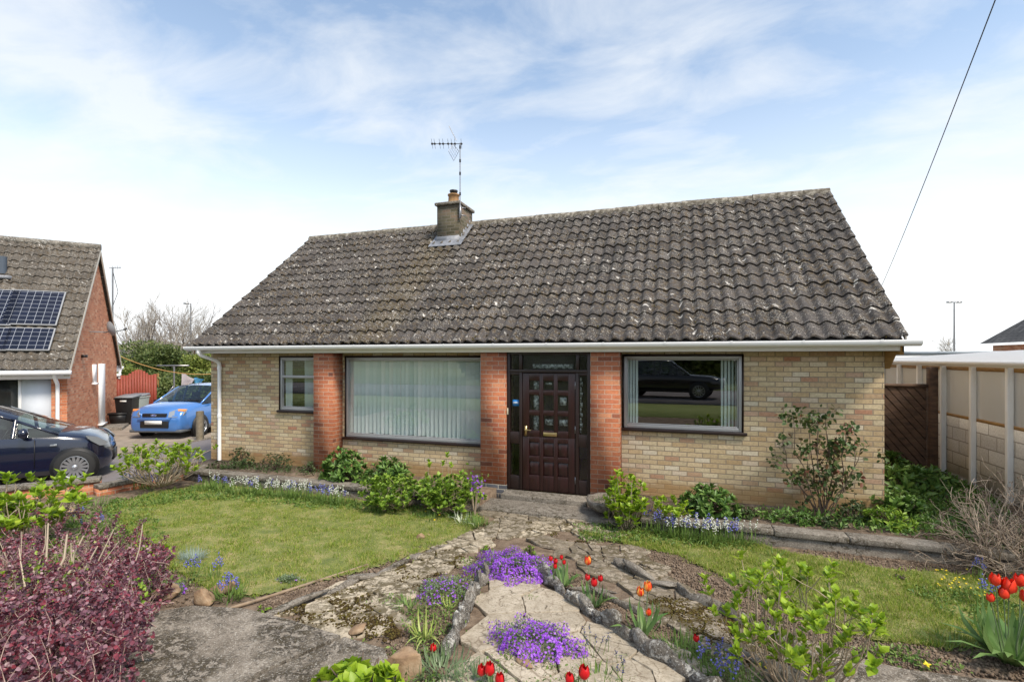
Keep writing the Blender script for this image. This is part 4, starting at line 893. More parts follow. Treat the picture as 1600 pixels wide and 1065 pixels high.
def lgut(y, nm='gutter'):
    s = MB(); s.box((-9.4, y-.06, ez-.13), (.16, y+.06, ez-.02)); s.box((-9.4, y+(.07 if y < 1 else -.1), ez-.24), (.12, y+(.1 if y < 1 else -.07), ez)); return bl(s, nm, WPV)
g1 = lgut(-oh-.05); g2 = lgut(D_+oh+.05)
dpx = nl(91, 600)[0]; s = MB(); s.tube([(dpx, -oh-.03, ez-.1), (dpx, -oh, ez-.2), (dpx, -.08, ez-.38), (dpx, -.06, ez-.5), (dpx, -.06, -.2)], .045, 8); bl(s, 'downpipe', WPV)
s = MB(); s.tube([(.06, D_+oh+.02, ez-.12), (.06, D_+.10, ez-.5)], .04, 6); s.box((-.3, D_+.05, ez-.42), (.1, D_+.35, ez-.3)); bl(s, 'rear_soffit', FASC)
# gable door and slit window
d0, d1 = nlx(153, 570), nlx(160.5, 570); zb = nlx(157, 662)[2]; zt = nlx(157, 568)[2]
dr = bl(MB().box((.005, d0[1], max(-.1, zb)), (.06, d1[1]+.05, zt)), 'side_door', FASC)
bl(MB().box((.0, d0[1]-.04, max(-.1, zb)-.02), (.12, d1[1]+.09, max(-.1, zb)+.03)), 'door_sill', WPV, dr)
a0, a1 = nlx(143.5, 570), nlx(148.5, 570); wz0, wz1 = nlx(146, 598)[2], nlx(146, 569)[2]
ww = bl(MB().box((.005, a0[1], wz0), (.05, a1[1], wz1)), 'small_window', WPV); bl(MB().box((.0, a0[1]-.03, wz0-.05), (.10, a1[1]+.03, wz0)), 'sill', WPV, ww)
s = MB(); c = nlx(128, 555); s.box((.0, c[1]-.1, c[2]-.06), (.12, c[1]+.1, c[2]+.02)); bl(s, 'flue_cover', BLACKP)
st = thing('door_step', 'small grey stone step below the white side door of the brick house', 'step', tuple(NO+nx*.35+ny*(d0[1]+d1[1])/2), NRZ); MB().box((-.33, -.65, -.05), (.33, .65, .09)).build('slab', CONC, st, offset=False, bevel=.01)
# solar panels on the roof
nrw = nx*0+ny*nn_[1]+nz*nn_[2]; ra = NO+ny*(-oh)+nz*ez
def onroof(px, py, h=.09):
    p = on_pl(px, py, ra+nrw*h, nrw); return p
SOL, t_, b_ = newmat('solar_cell'); uvn = t_.n('ShaderNodeUVMap').outputs[0]; br = t_.n('ShaderNodeTexBrick', offset=0.0); t_.l(uvn, br.inputs[0]); br.inputs['Scale'].default_value = 1; br.inputs['Brick Width'].default_value = .166; br.inputs['Row Height'].default_value = .166; br.inputs['Mortar Size'].default_value = .0045
br.inputs['Color1'].default_value = (.003, .005, .016, 1); br.inputs['Color2'].default_value = (.005, .008, .026, 1); br.inputs['Mortar'].default_value = (.32, .34, .38, 1)
t_.l(br.outputs[0], b_.inputs['Base Color']); b_.inputs['Roughness'].default_value = .12
def loc_r(p): q = p-NO; return np.array((np.dot(q, nx), np.dot(q, up[1]*ny+up[2]*nz)))
def solar(c00, c11, lab, group='solar panels on the neighbouring roof'):
    """c00 = lower right pixel, c11 = upper left pixel"""
    a, b = loc_r(onroof(*c00)), loc_r(onroof(*c11)); x0, x1 = min(a[0], b[0]), max(a[0], b[0]); v0, v1 = min(a[1], b[1]), max(a[1], b[1])
    up3 = np.array((0, up[1], up[2])); n3 = np.array((0, nn_[1], nn_[2])); off_ = (np.dot(ra-NO, up[1]*ny+up[2]*nz))
    def Q(x, v, h): return np.array((x, -oh, ez))+up3*(v-off_)+n3*h
    o = thing('solar_panel', lab, 'solar panel', tuple(NO+nx*Q(x0, v0, .09)[0]+ny*Q(x0, v0, .09)[1]+nz*Q(x0, v0, .09)[2]), NRZ, group); base = Q(x0, v0, .09)
    s = MB(); s.poly([Q(x0, v0, .05)-base, Q(x1, v0, .05)-base, Q(x1, v1, .05)-base, Q(x0, v1, .05)-base], n3*.045); s.build('frame', ALU, o, offset=False)
    e = .03; s = MB(); s.poly([Q(x0+e, v0+e, .099)-base, Q(x1-e, v0+e, .099)-base, Q(x1-e, v1-e, .099)-base, Q(x0+e, v1-e, .099)-base]); s.build('cells', SOL, o, offset=False, uv=lambda WV: np.stack([WV[:, 0], WV[:, 1]/up[1]], -1))
solar((88, 508), (20, 452), 'upper solar panel nearest the gable end, taller than wide'); 
aL = loc_r(onroof(88, 508)); bL = loc_r(onroof(20, 452)); print('panel', aL, bL)
solar((16, 508), (-60, 449), 'upper solar panel cut by the left edge of the photo'); solar((77, 547), (13, 511), 'lower solar panel nearest the gable end'); solar((9, 547), (-62, 510), 'lower solar panel cut by the left edge of the photo')
# roof vent pipe at the far left
c = onroof(3, 425, 0); s = thing('roof_vent', 'dark grey vent pipe on the tiled roof at the left edge', 'vent', tuple(c), NRZ); MB().tube([(0, 0, -.05), (0, 0, .45)], .11, 10).build('pipe', M('grey_vent', (.07, .09, .12), .5), s, offset=False); MB().box((-.25, -.30, -.22), (.25, .05, -.12)).build('lead_skirt', LEAD, s, offset=False)
# satellite dish on the gable
c = nlx(140, 518); W_ = NO+nx*.0+ny*c[1]+nz*c[2]
dish = thing('satellite_dish', 'grey satellite dish on an arm fixed to the orange brick gable', 'satellite dish', tuple(W_), NRZ)
s = MB(); s.tube([(0, 0, 0), (.35, 0, .0)], .02, 6); s.tube([(.35, 0, -.02), (.45, .35, .04)], .018, 6); s.build('arm', METAL, dish, offset=False)
s = MB(); s.lathe([(r_, -.09*(1-(r_/.22)**2)) for r_ in np.linspace(0.001, .22, 7)], (0, 0, 0), 18); V = s.V[-1]
ax = np.array((.75, .5, .25)); ax /= np.linalg.norm(ax); e1 = np.cross(ax, (0, 0, 1)); e1 /= np.linalg.norm(e1); e2 = np.cross(ax, e1); s.V[-1] = e1*V[:, :1]+e2*V[:, 1:2]*1.1+ax*V[:, 2:3]+np.array((.5, .2, .12)); s.build('dish', M('dish_grey', (.30, .33, .36), .5), dish, offset=False, smooth=True)
s = MB(); s.tube([(.5, .2, .0), (.5, .2, .0)+ax*.38], .014, 6); s.tube([(.5, .2, .0)+ax*.38, (.5, .2, .03)+ax*.44], .035, 6); s.build('receiver', BLACKP, dish, offset=False)
# aerial pole behind the neighbour house
t = at_z(176, 418, 20.5); ap = thing('tv_aerial', 'grey aerial pole strapped behind the roof of the orange brick house', 'aerial', (t[0], t[1], 1))
s = MB(); s.tube([(t[0], t[1], 1), (t[0], t[1], t[2])], .035, 6); s.build('mast', METAL, ap)
s = MB(); s.tube([t-bd*.15, t+bd*.35], .015, 4); [s.tube([t+bd*k_-zu*.10, t+bd*k_+zu*.10], .008, 4) for k_ in (0, .1, .2, .3)]; s.build('boom', METAL, ap)
s = MB(); s.tube([t-zu*.1, t+bd*.22-zu*1.0, t-zu*1.6, t-zu*3.2], .014, 4); s.build('cable_loop', BLACKP, ap)

# red gate, bins
RW = M('red_stained_wood', (.30, .055, .03), .6, (.20, .035, .02), 3, stretch=(6, 6, .4))
g0, g1_ = at_z(183, 655, 19.4), at_z(240, 655, 20.2); u_ = (g1_-g0); u_[2] = 0; Lg = np.linalg.norm(u_); u_ /= Lg
rg = thing('red_gate', 'red stained wooden gate with arched top beside the orange brick house', 'gate', (g0[0], g0[1], -.25), math.atan2(u_[1], u_[0]))
nb = 13
for i in range(1):
    s = MB()
    for k in range(nb):
        x = k*Lg/nb; tt = (k+.5)/nb; h = 1.72 + (.22*cos((tt-.58)*pi*1.7) if .28 < tt < .88 else 0); s.box((x+.004, 0, .04), (x+Lg/nb-.004, .02, h))
    s.build('boards', RW, rg, offset=False)
MB().box((-.06, .02, 0), (.04, .1, 1.75)).build('post', RW, rg, offset=False); MB().box((Lg, -.02, 0), (Lg+.1, .08, 1.75)).build('post', RW, rg, offset=False); MB().box((0, .021, .5), (Lg, .06, .6)).build('rail', RW, rg, offset=False)
def bin_(lab, px, py, Z, mat, lidm, rz):
    c = at_z(px, py, Z); r = thing('wheelie_bin', lab, 'bin', (c[0], c[1], -.25), rz, 'bins beside the red gate')
    s = MB(); A = [(-.22, -.24, .06), (.22, -.24, .06), (.22, .24, .06), (-.22, .24, .06)]; B = [(-.28, -.32, .96), (.28, -.32, .96), (.28, .34, .96), (-.28, .34, .96)]; s.add(A+B, [(3, 2, 1, 0), (0, 1, 5, 4), (1, 2, 6, 5), (2, 3, 7, 6), (3, 0, 4, 7)]); s.box((-.30, -.34, .92), (.30, .36, .965)); s.build('body', mat, r, offset=False, bevel=.012)
    s = MB(); s.add([(-.30, -.36, .97), (.30, -.36, .97), (.30, .36, 1.0), (-.30, .36, 1.0), (-.26, -.30, 1.01), (.26, -.30, 1.01), (.26, .34, 1.07), (-.26, .34, 1.07)], [(0, 1, 5, 4), (1, 2, 6, 5), (2, 3, 7, 6), (3, 0, 4, 7), (4, 5, 6, 7), (3, 2, 1, 0)]); s.tube([(-.24, .40, 1.0), (.24, .40, 1.0)], .018, 6); s.build('lid', lidm, r, offset=False)
    for x in (-.27, .27): s = MB(); s.lathe([(0, -.03), (.10, -.03), (.10, .03), (0, .03)], (x, .26, .1), 14, 'x'); s.build('wheel', BLACKP, r, offset=False)
    MB().box((-.10, -.325, .82), (.10, -.30, .88)).build('label', M('bin_label', (.7, .7, .68), .6), r, offset=False)
GRB = M('grey_green_plastic', (.36, .40, .37), .5); LIDG = M('grey_lid', (.22, .23, .24), .5)
bin_('black wheelie bin with grey lid in front of the red gate', 200, 650, 18.2, BLACKP, LIDG, R(30)); bin_('pale grey green wheelie bin just right of the black bin', 213, 650, 18.7, GRB, LIDG, R(25))
c = at_z(186, 655, 18.0); r = thing('recycling_box', 'dark recycling box on the ground against the orange brick wall', 'box', (c[0], c[1], -.25), R(40)); s = MB(); s.add([(-.2, -.15, 0), (.2, -.15, 0), (.2, .15, 0), (-.2, .15, 0), (-.26, -.2, .42), (.26, -.2, .42), (.26, .2, .42), (-.26, .2, .42)], [(3, 2, 1, 0), (0, 1, 5, 4), (1, 2, 6, 5), (2, 3, 7, 6), (3, 0, 4, 7), (4, 5, 6, 7)]); s.box((-.28, -.22, .38), (.28, .22, .43)); s.build('tub', BLACKP, r, offset=False)
# concrete post in front of the blue car
c = at_z(312.5, 686, 14.6); MB_ = MB(); MB_.poly([(-.075, -.075, 0), (.075, -.075, 0), (.075, .075, 0), (-.075, .075, 0)], (0, 0, .82)); MB_.poly([(-.07, -.07, .82), (.07, -.07, .82), (.07, .07, .82), (-.07, .07, .82)], (0, 0, .03)); o = MB_.build('concrete_post', M('mossy_post', (.18, .15, .10), .95, (.27, .23, .17), 12, .6, 30), None); o.location = (c[0], c[1], -.25); o.rotation_euler = (0, 0, R(20)); tag(o, 'short mossy concrete post standing in front of the blue car', 'post')
# washing line
t0 = at_z(189, 557, 20.3); t1 = at_z(345, 583, 21); T = np.linspace(0, 1, 20)[:, None]; L_ = t0+(t1-t0)*T; L_[:, 2] -= (.28*4*T*(1-T))[:, 0]
tag(MB().tube(L_, .018, 5).build('washing_line', M('orange_line', (.42, .25, .08), .7)), 'sagging orange brown washing line stretched from the brick house', 'washing line')
t = at_z(272, 571, 22); ap = thing('line_post', 'pale metal clothes post with a cross bar above the blue car', 'clothes post', (t[0], t[1], -.25)); MB().tube([(t[0], t[1], -.25), tuple(t)], .035, 6).build('pole', METAL, ap); s = MB(); s.bar(t-bd*.75, t+bd*.65, .06, .06); s.bar(t-zu*.9+bd*-.02, t-bd*.5-zu*1.5, .04, .04); s.build('crossbar', METAL, ap)
t = at_z(247, 583, 23); o = MB().tube([(t[0], t[1], -.25), tuple(t)], .04, 6).build('wooden_prop', WOODY); tag(o, 'thin wooden post rising behind the arched red gate', 'post')
t = at_z(283, 584, 21.2)
def cloth(name, P, mat, lab):
    P = np.array(P, float); n = 9; G = []
    for i in range(n):
        a = i/(n-1); q = P[0]*(1-a)+P[1]*a; p = P[3]*(1-a)+P[2]*a
        G.append([q*(1-b)+p*b+yd*(.06*sin(a*9+b*2))+zu*(-.10*sin(pi*a)*(b)+.03*sin(b*7+a*5)) for b in np.linspace(0, 1, 9)])
    tag(MB().grid(G).build(name, mat, smooth=True), lab, 'washing')
tt = lambda x, y: at_z(x, y, 21)
cloth('hanging_cloth', [tt(284, 583), tt(305, 592), tt(303, 595), tt(281, 606)], leafmat('pink_cloth', [(.62, .56, .58), (.68, .62, .64)], .3, .9), 'pale pink grey cloth blowing from the washing line')
cloth('hanging_cloth', [tt(302, 590), tt(319, 592), tt(317, 594), tt(303, 598)], leafmat('blue_cloth', [(.10, .38, .68), (.14, .45, .74)], .3, .9), 'small bright blue cloth blowing at the end of the washing line')

# ================================================================= CARS
RUB = M('tyre_rubber', (.018, .018, .018), .8); RIM = M('alloy_rim', (.55, .56, .58), .3, metal=.8)
CGL = glassmat('car_glass', (.62, .72, .69), 1.0, .05); HLM = M('headlight_lens', (.34, .37, .40), .12, metal=.5, coat=1)
def car(name, lab, loc, rz, paint, st, wheels, r, front, group=None, spokes=11, lower=None, saloon=False):
    root = thing(name, lab, 'car', loc, rz, group); S = []
    for (x, w_, zb, belt, ztop, wt) in st:
        cab = ztop > belt+.25
        hf = [(0, zb), (w_*.86, zb), (w_*.985, zb+.10), (w_, (zb+belt)/2), (w_*.985, belt-.08), (w_*.95, belt)]
        hf += [(wt, ztop-.07), (wt*.90, ztop-.02), (wt*.5, ztop), (0, ztop+.006)] if cab else [(w_*.95-.05+.0, belt+(ztop-belt)*.35), (w_*.72, belt+(ztop-belt)*.75), (w_*.4, ztop), (0, ztop+.003)]
        ring = [(x, y, z) for y, z in hf]+[(x, -y, z) for y, z in hf[-2:0:-1]]; S.append(ring)
    S = np.array(S); n, k = S.shape[:2]; body = MB(); gls = MB(); F_, Gs, Gt = [], [], []
    cabs = [v[4] > v[3]+.25 for v in st]
    for i in range(n-1):
        for j in range(k):
            f = (i*k+j, i*k+(j+1) % k, (i+1)*k+(j+1) % k, (i+1)*k+j)
            jj = j if j < 9 else k-1-j
            if (cabs[i] and cabs[i+1]) and jj == 5 and not st[i] in (lower or ()): Gs.append(f)
            elif (cabs[i] != cabs[i+1]) and jj in (6, 7, 8): Gt.append(f)
            elif (cabs[i] != cabs[i+1]) and jj == 5: Gs.append(f)
            else: F_.append(f)
    body.add(S.reshape(-1, 3), F_); body.add(S[0], [list(range(k))[::-1]]); body.add(S[-1], [list(range(k))])
    for i in range(n-1):     # pillars and rails
        if cabs[i] or cabs[i+1]:
            for j in (6, k-6): body.tube([S[i, j], S[i+1, j]], .028, 6)
    o = body.build('body', paint, root, smooth=True, offset=False)
    em = o.modifiers.new('weld', 'WELD'); 
    try: o.data.set_sharp_from_angle(angle=R(42))
    except Exception: pass
    Gl = [f for f in Gs if S.reshape(-1, 3)[list(f)][:, 1].mean() > 0]; Gr = [f for f in Gs if f not in Gl]
    Gf = [f for f in Gt if S.reshape(-1, 3)[list(f)][:, 0].mean() > 0]; Gb = [f for f in Gt if f not in Gf]
    for nm, Fq in (('side_window', Gl), ('side_window', Gr), ('windscreen', Gf), ('rear_window', Gb)):
        g = MB(); g.add(S.reshape(-1, 3), Fq); g.build(nm, CGL, root, smooth=True, offset=False)
    # pillars between side windows
    for i in range(1, n-1):
        if cabs[i]:
            for a_, b_ in ((S[i, 5], S[i, 6]), (S[i, k-5], S[i, k-6])): MB().tube([a_, b_], .032, 6).build('pillar', paint, root, offset=False)
    xs_ = [v[0] for v in st]; mw = max(v[1] for v in st)
    # interior
    s = MB(); s.box((min(xs_)+.5, -mw*.85, .3), (max(xs_)-.9, mw*.85, .55))
    for y in (-.36, .36): s.box((-.35, y-.23, .5), (-.2, y+.23, 1.05)); s.box((-.33, y-.12, 1.08), (-.25, y+.12, 1.25)); s.box((-1.2, y-.23, .5), (-1.05, y+.23, 1.05))
    dsh = [v for v in st if v[4] <= v[3]+.25 and v[0] > 0][0] if False else None
    s.box((.35, -mw*.8, .75), (.75, mw*.8, .93)); s.build('interior', DARK, root, offset=False)
    s = MB(); a_ = np.linspace(0, 2*pi, 19); cs = np.array((.22, -.36, .93)); s.tube([cs+np.array((.06*sin(v), .18*cos(v), .17*sin(v))) for v in a_], .014, 6, caps=False); s.tube([cs, cs+(.25, 0, -.1)], .03, 6); s.box(cs-(.02, .17, .015), cs+(.02, .17, .015)); s.build('steering_wheel', BLACKP, root, offset=False)
    ww = []
    for (wx, sy) in wheels:
        y = sy*(mw-.055)
        arch = MB(); arch.lathe([(0, 0), (r+.055, 0), (r+.055, .03), (0, .03)], (wx, y-.03+(.062 if sy > 0 else -.032), r), 28, 'y'); arch.build('wheel_arch', BLACKP, root, offset=False)
        yo = y+sy*.012
        t = MB(); t.lathe([(r*.68, -.10), (r*.96, -.10), (r, -.07), (r, .07), (r*.96, .10), (r*.68, .10)], (wx, yo-.0, r), 30, 'y'); wh = t.build('wheel', RUB, root, smooth=False, offset=False)
        rm = MB(); rm.lathe([(r*.70, sy*.07), (r*.66, sy*.105), (r*.62, sy*.085), (r*.60, sy*.0)], (wx, yo, r), 30, 'y')
        for q in range(spokes):
            an = 2*pi*q/spokes; d_ = np.array((cos(an), 0, sin(an))); e_ = np.array((-sin(an), 0, cos(an))); c0 = np.array((wx, yo+sy*.085, r))
            rm.poly([c0+d_*r*.12-e_*.022, c0+d_*r*.64-e_*.022, c0+d_*r*.64+e_*.022, c0+d_*r*.12+e_*.016], (0, -sy*.03, 0))
        rm.lathe([(0, sy*.10), (r*.16, sy*.095), (r*.16, sy*.05), (0, sy*.05)], (wx, yo, r), 14, 'y'); rm.build('rim', RIM, wh, offset=False)
    front(root, S, st)
    return root
def badge_oval(root, c, w_, h, mats, parent=None):
    s = MB(); a_ = np.linspace(0, 2*pi, 21)[:-1]; s.poly([(c[0], c[1]+w_*cos(v), c[2]+h*sin(v)) for v in a_], (.012, 0, 0)); b = s.build('badge', mats[0], parent or root, offset=False)
    s = MB(); s.poly([(c[0]+.0125, c[1]+w_*.86*cos(v), c[2]+h*.8*sin(v)) for v in a_], (.003, 0, 0)); s.build('badge_face', mats[1], b, offset=False)
    s = MB(); s.tube([(c[0]+.017, c[1]+w_*(.5-t_), c[2]+h*.28*sin(t_*22)) for t_ in np.linspace(0, 1, 18)], .004, 4); s.build('badge_script', mats[0], b, offset=False)
def front_blue(root, S, st):
    X = 2.0; sil = M('badge_silver', (.7, .7, .72), .3, metal=.8)
    s = MB(); s.box((X-.12, -.36, .665), (X+.03, .36, .765)); g = s.build('grille', BLACKP, root, offset=False, bevel=.01)
    badge_oval(root, (X+.032, 0, .715), .085, .036, (sil, M('badge_blue', (.02, .06, .3), .3)), g)
    s = MB(); s.box((X-.10, -.43, .34), (X+.03, .43, .54)); lg = s.build('lower_grille', BLACKP, root, offset=False, bevel=.015)
    s = MB(); s.box((X+.05, -.26, .45), (X+.06, .26, .555)); s.build('number_plate', M('blank_plate', (.74, .74, .72), .5), root, offset=False)
    s = MB(); s.box((X+.03, -.50, .58), (X+.052, .50, .64)); s.build('bumper_strip', MATS['car_blue'], root, offset=False, bevel=.01)
    for sy in (-1, 1):
        q = [(1.99, sy*.43, .65), (1.98, sy*.46, .80), (1.80, sy*.60, .88), (1.74, sy*.83, .87), (1.86, sy*.80, .70), (1.97, sy*.66, .65)]
        s = MB(); s.poly(q, (.035, 0, .012)); hl = s.build('headlight', HLM, root, offset=False)
        s = MB(); s.poly([(1.82, sy*.62, .875), (1.755, sy*.825, .865), (1.80, sy*.81, .81), (1.86, sy*.64, .82)], (.04, 0, .014)); s.build('indicator', M('amber_lens', (.75, .28, .08), .2) if 'amber_lens' not in MATS else MATS['amber_lens'], hl, offset=False)
        s = MB(); s.lathe([(0, 0), (.12, 0), (.12, .05), (.0, .05)], (1.90, sy*.63, .46), 16, 'x'); s.box((1.90, sy*.63-.13, .36), (1.955, sy*.63+.13, .56)); f = s.build('fog_lamp_surround', BLACKP, root, offset=False)
        s = MB(); s.lathe([(0, 0), (.055, 0), (.05, .06), (0, .06)], (1.91, sy*.61, .46), 14, 'x'); s.build('fog_lamp', HLM, f, offset=False)
        s = MB(); s.box((.62, sy*.88, .93), (.75, sy*1.04, 1.07)); s.build('door_mirror', BLACKP, root, offset=False, bevel=.03)
    s = MB(); s.box((1.55, -.80, .20), (1.99, .80, .29)); s.box((-1.2, -.875, .20), (1.0, .875, .33)); s.build('lower_trim', M('grey_trim', (.10, .11, .12), .6), root, offset=False, bevel=.03)
    s = MB(); s.tube([(1.06, -.3, 1.06), (.98, .45, 1.08)], .012, 4); s.tube([(1.06, .2, 1.06), (.98, .72, 1.09)], .012, 4); s.build('wiper', BLACKP, root, offset=False)
    s = MB(); s.tube([(.1, 0, 1.52), (-.02, 0, 1.66)], .008, 4); s.build('roof_aerial', BLACKP, root, offset=False)
def paint(name, col, rough, metal, spec=.5):
    m = M(name, col, rough, metal=metal, coat=1, spec=spec); t = NT(m.node_tree); b = m.node_tree.nodes['Principled BSDF']
    t.l(t.mix(t.n('ShaderNodeNewGeometry').outputs['Backfacing'], col, (.02, .02, .02)), b.inputs['Base Color']); return m
CBL = paint('car_blue', (.075, .23, .60), .28, .25) if True else M('car_blue', (.085, .24, .58), .28, metal=.25, coat=1)
BST = [(-2.0, .60, .35, .70, .80, .5), (-1.93, .80, .25, .90, 1.0, .5), (-1.80, .85, .2, .98, 1.46, .60), (-1.0, .865, .2, .98, 1.54, .66), (-.30, .865, .2, .96, 1.55, .67), (.18, .865, .2, .96, 1.50, .65), (1.08, .86, .2, .95, 1.04, .6), (1.45, .85, .2, .91, 1.01, .6), (1.75, .83, .2, .85, .94, .6), (1.90, .80, .22, .78, .86, .55), (1.97, .76, .23, .68, .74, .5), (2.0, .70, .26, .62, .66, .45)]
c = at_z(247, 690, 14.7)
hd = np.array((SY_, -CY_)); 
car('parked_car', 'bright blue small family car parked nose first facing the garden', (float(c[0])+SY_*-2.0*1, float(c[1])+CY_*2.0, -.25), math.atan2(-CY_, SY_)-R(3), CBL, BST, [(1.22, 1), (1.22, -1), (-1.28, 1), (-1.28, -1)], .31, front_blue, spokes=5)
def front_dark(root, S, st):
    for sy in (-1, 1):
        q = [(1.69, sy*.55, .64), (1.72, sy*.51, .70), (1.57, sy*.64, .83), (1.41, sy*.78, .88), (1.50, sy*.775, .77), (1.61, sy*.67, .66)]
        s = MB(); s.poly(q, (.012, sy*.025, .012)); s.build('headlight', HLM, root, offset=False)
        s = MB(); s.tube([(.55, sy*.84, .93), (.60, sy*.98, .98)], .03, 6); s.build('mirror_arm', BLACKP, root, offset=False)
        s = MB(); s.lathe([(0, -.07), (.07, -.06), (.095, 0), (.085, .05), (0, .07)], (.58, sy*.99, 1.02), 12, 'x'); s.build('door_mirror', MATS['car_navy'], root, offset=False, smooth=True)
        s = MB(); s.box((.92, sy*.868, .74), (1.02, sy*.878, .775)); s.build('side_indicator', HLM, root, offset=False, bevel=.01)
        s = MB(); s.box((-.42, sy*.868, .79), (-.18, sy*.895, .825)); s.build('door_handle', MATS['car_navy'], root, offset=False, bevel=.012)
    s = MB(); s.box((1.72, -.26, .30), (1.795, .26, .50)); s.build('grille', BLACKP, root, offset=False)
    s = MB()
    for sy in (-1, 1):
        for x in (.70, -.52): s.box((x, sy*.866, .36), (x+.012, sy*.873, .88))
    s.build('door_gap', BLACKP, root, offset=False)
CNV = paint('car_navy', (.004, .007, .024), .2, 0)
DST = [(-1.95, .62, .35, .75, .85, .5), (-1.85, .80, .22, .92, 1.02, .5), (-1.55, .85, .18, .97, 1.40, .58), (-.9, .865, .18, .95, 1.47, .62), (-.35, .865, .18, .93, 1.49, .63), (.02, .865, .18, .92, 1.46, .62), (.40, .865, .18, .92, 1.30, .64), (1.02, .86, .18, .90, 1.0, .6), (1.35, .845, .18, .86, .94, .6), (1.53, .77, .19, .79, .87, .55), (1.65, .64, .2, .71, .78, .5), (1.73, .48, .24, .62, .69, .4), (1.78, .30, .28, .50, .58, .3)]
wc = at_z(133, 727, 9.7); a_c = R(30); hdg = YAW; ang = R(YAW)+R(32)  # heading in world: photo right turned away
f2 = np.array((cos(ang), sin(ang))); l2 = np.array((-sin(ang), cos(ang)))
ctr = wc[:2]-f2*1.42+l2*.81
car('parked_car', 'dark navy hatchback with alloy wheels parked beside the low brick wall', (float(ctr[0]), float(ctr[1]), -.25), ang, CNV, DST, [(1.28, 1), (1.28, -1), (-1.25, 1), (-1.25, -1)], .315, front_dark, spokes=15)

# ================================================================= STREET BEHIND THE CAMERA (seen in the window panes)
structure(MB().box((-60, -6.01, -.3), (60, -1.01, .16)).build('front_verge', M('front_verge_grass', (.17, .22, .05), .9, (.24, .27, .08), 2, coord='Pos')))
structure(MB().box((-60, -14, -.05), (60, -6, .30)).build('street', ASPH))
structure(MB().box((-60, -60, -.05), (60, -14.01, .42)).build('far_verge', M('verge_grass', (.20, .24, .06), .9, (.28, .30, .09), 1, coord='Pos')))
def front_pick(root, S, st):
    for sy in (-1, 1): MB().box((2.35, sy*.5, .78), (2.50, sy*.82, .95)).build('headlight', HLM, root, offset=False)
    MB().box((2.48, -.45, .6), (2.54, .45, .92)).build('grille', METAL, root, offset=False)
PST = [(-2.5, .80, .45, .98, 1.0, .6), (-1.6, .9, .4, 1.02, 1.06, .6), (-1.45, .92, .4, 1.05, 1.72, .66), (-.4, .92, .4, 1.05, 1.80, .70), (.35, .92, .4, 1.05, 1.74, .68), (1.15, .92, .4, 1.04, 1.12, .66), (2.0, .90, .42, .98, 1.08, .6), (2.4, .84, .48, .85, .98, .6), (2.52, .7, .5, .75, .8, .5)]
car('parked_car', 'large black off-road car parked in the street, reflected in the right window', (-.6, -8.0, .30), R(8), M('car_black', (.01, .01, .012), .2, coat=1), PST, [(1.55, 1), (1.55, -1), (-1.5, 1), (-1.5, -1)], .38, front_pick)

# ================================================================= PLANTS
def curve(p0, p1, bend, n=6, r=rng, jit=0):
    t = np.linspace(0, 1, n)[:, None]; p0, p1 = np.array(p0, float), np.array(p1, float); L = np.linalg.norm(p1-p0)
    c = p0+(p1-p0)*t + np.array(bend)*(4*t*(1-t)); c[1:-1] += r.normal(0, jit*L, (n-2, 3)); return c
def rosette(mb, P, D, n, L, wd, r, spread=.75):
    P = np.asarray(P); m = len(P)
    for k in range(n):
        a = r.uniform(0, 2*pi, m)+k*2.4; D_ = D/np.linalg.norm(D, axis=1)[:, None]; s_ = np.cross(D_, (0.3, .2, 1.)); s_ /= np.linalg.norm(s_, axis=1)[:, None]+1e-9; q = np.cross(D_, s_)
        sp_ = spread*(.35+.9*k/n); d = D_+(s_*np.cos(a)[:, None]+q*np.sin(a)[:, None])*sp_*1.3
        LL = L*r.uniform(.75, 1.25, m)*(.65+.5*k/n)
        scatter(mb, *T_LEAF, P-D_*L*.12*k/n, d, D_, LL, LL*wd, LL)
def hydrangea(name, lab, base, w_, h, nst, L, lm, seed, group=None, ntip=3, nl=8, bark=BARK, lean=(0, 0), depth=1.0, low=.35, rs=.006):
    r = np.random.default_rng(seed); root = thing(name, lab, 'shrub', base, 0, group); s = MB(); tips, dirs = [], []
    base = np.array(base, float)
    for i in range(nst):
        a = 2*pi*(i+r.uniform(0, .7))/nst; rad = math.sqrt(r.uniform(.05, 1)); hh = h*(1-.30*rad*rad)*r.uniform(low+.35, 1.0)
        top = base+np.array((cos(a)*w_/2*rad+lean[0]*hh, sin(a)*w_/2*rad*depth+lean[1]*hh, hh)); b0 = base+np.array((cos(a), sin(a), 0))*w_*.06
        C = curve(b0, top, (cos(a)*w_*.07, sin(a)*w_*.07, -.03*h), 7, r, .02); s.tube(C, np.linspace(rs, rs*.45, 7), 5)
        tips.append(top); dirs.append(C[-1]-C[-2])
        for k in range(r.integers(0, ntip+1)):
            j = r.integers(2, 6); e = C[j]+np.array((r.normal(0, .10*w_), r.normal(0, .10*w_), h*r.uniform(.08, .28))); e[2] = min(e[2], base[2]+h); CC = curve(C[j], e, (0, 0, 0), 4, r, .03); s.tube(CC, np.linspace(rs*.6, rs*.35, 4), 4); tips.append(e); dirs.append(CC[-1]-CC[-2]+np.array((0, 0, .05)))
    s.build('stem', bark, root); m = MB(); tips = np.array(tips); dirs = np.array(dirs); dirs /= np.linalg.norm(dirs, axis=1)[:, None]; dirs[:, 2] += .6
    rosette(m, tips, dirs, nl, L, .56, r, .62); rosette(m, tips-dirs*L*.3, dirs, 4, L*1.15, .6, r, 1.3); m.build('leaves', lm, root); return root, tips
B_ = gp(1240, 1085); hydrangea('hydrangea', 'leggy hydrangea with bright green leaf tips at the front right beside the paving', B_, 1.08, .90, 40, .064, HYD, 51, ntip=4, nl=9, depth=.7, low=.32, rs=.0065)
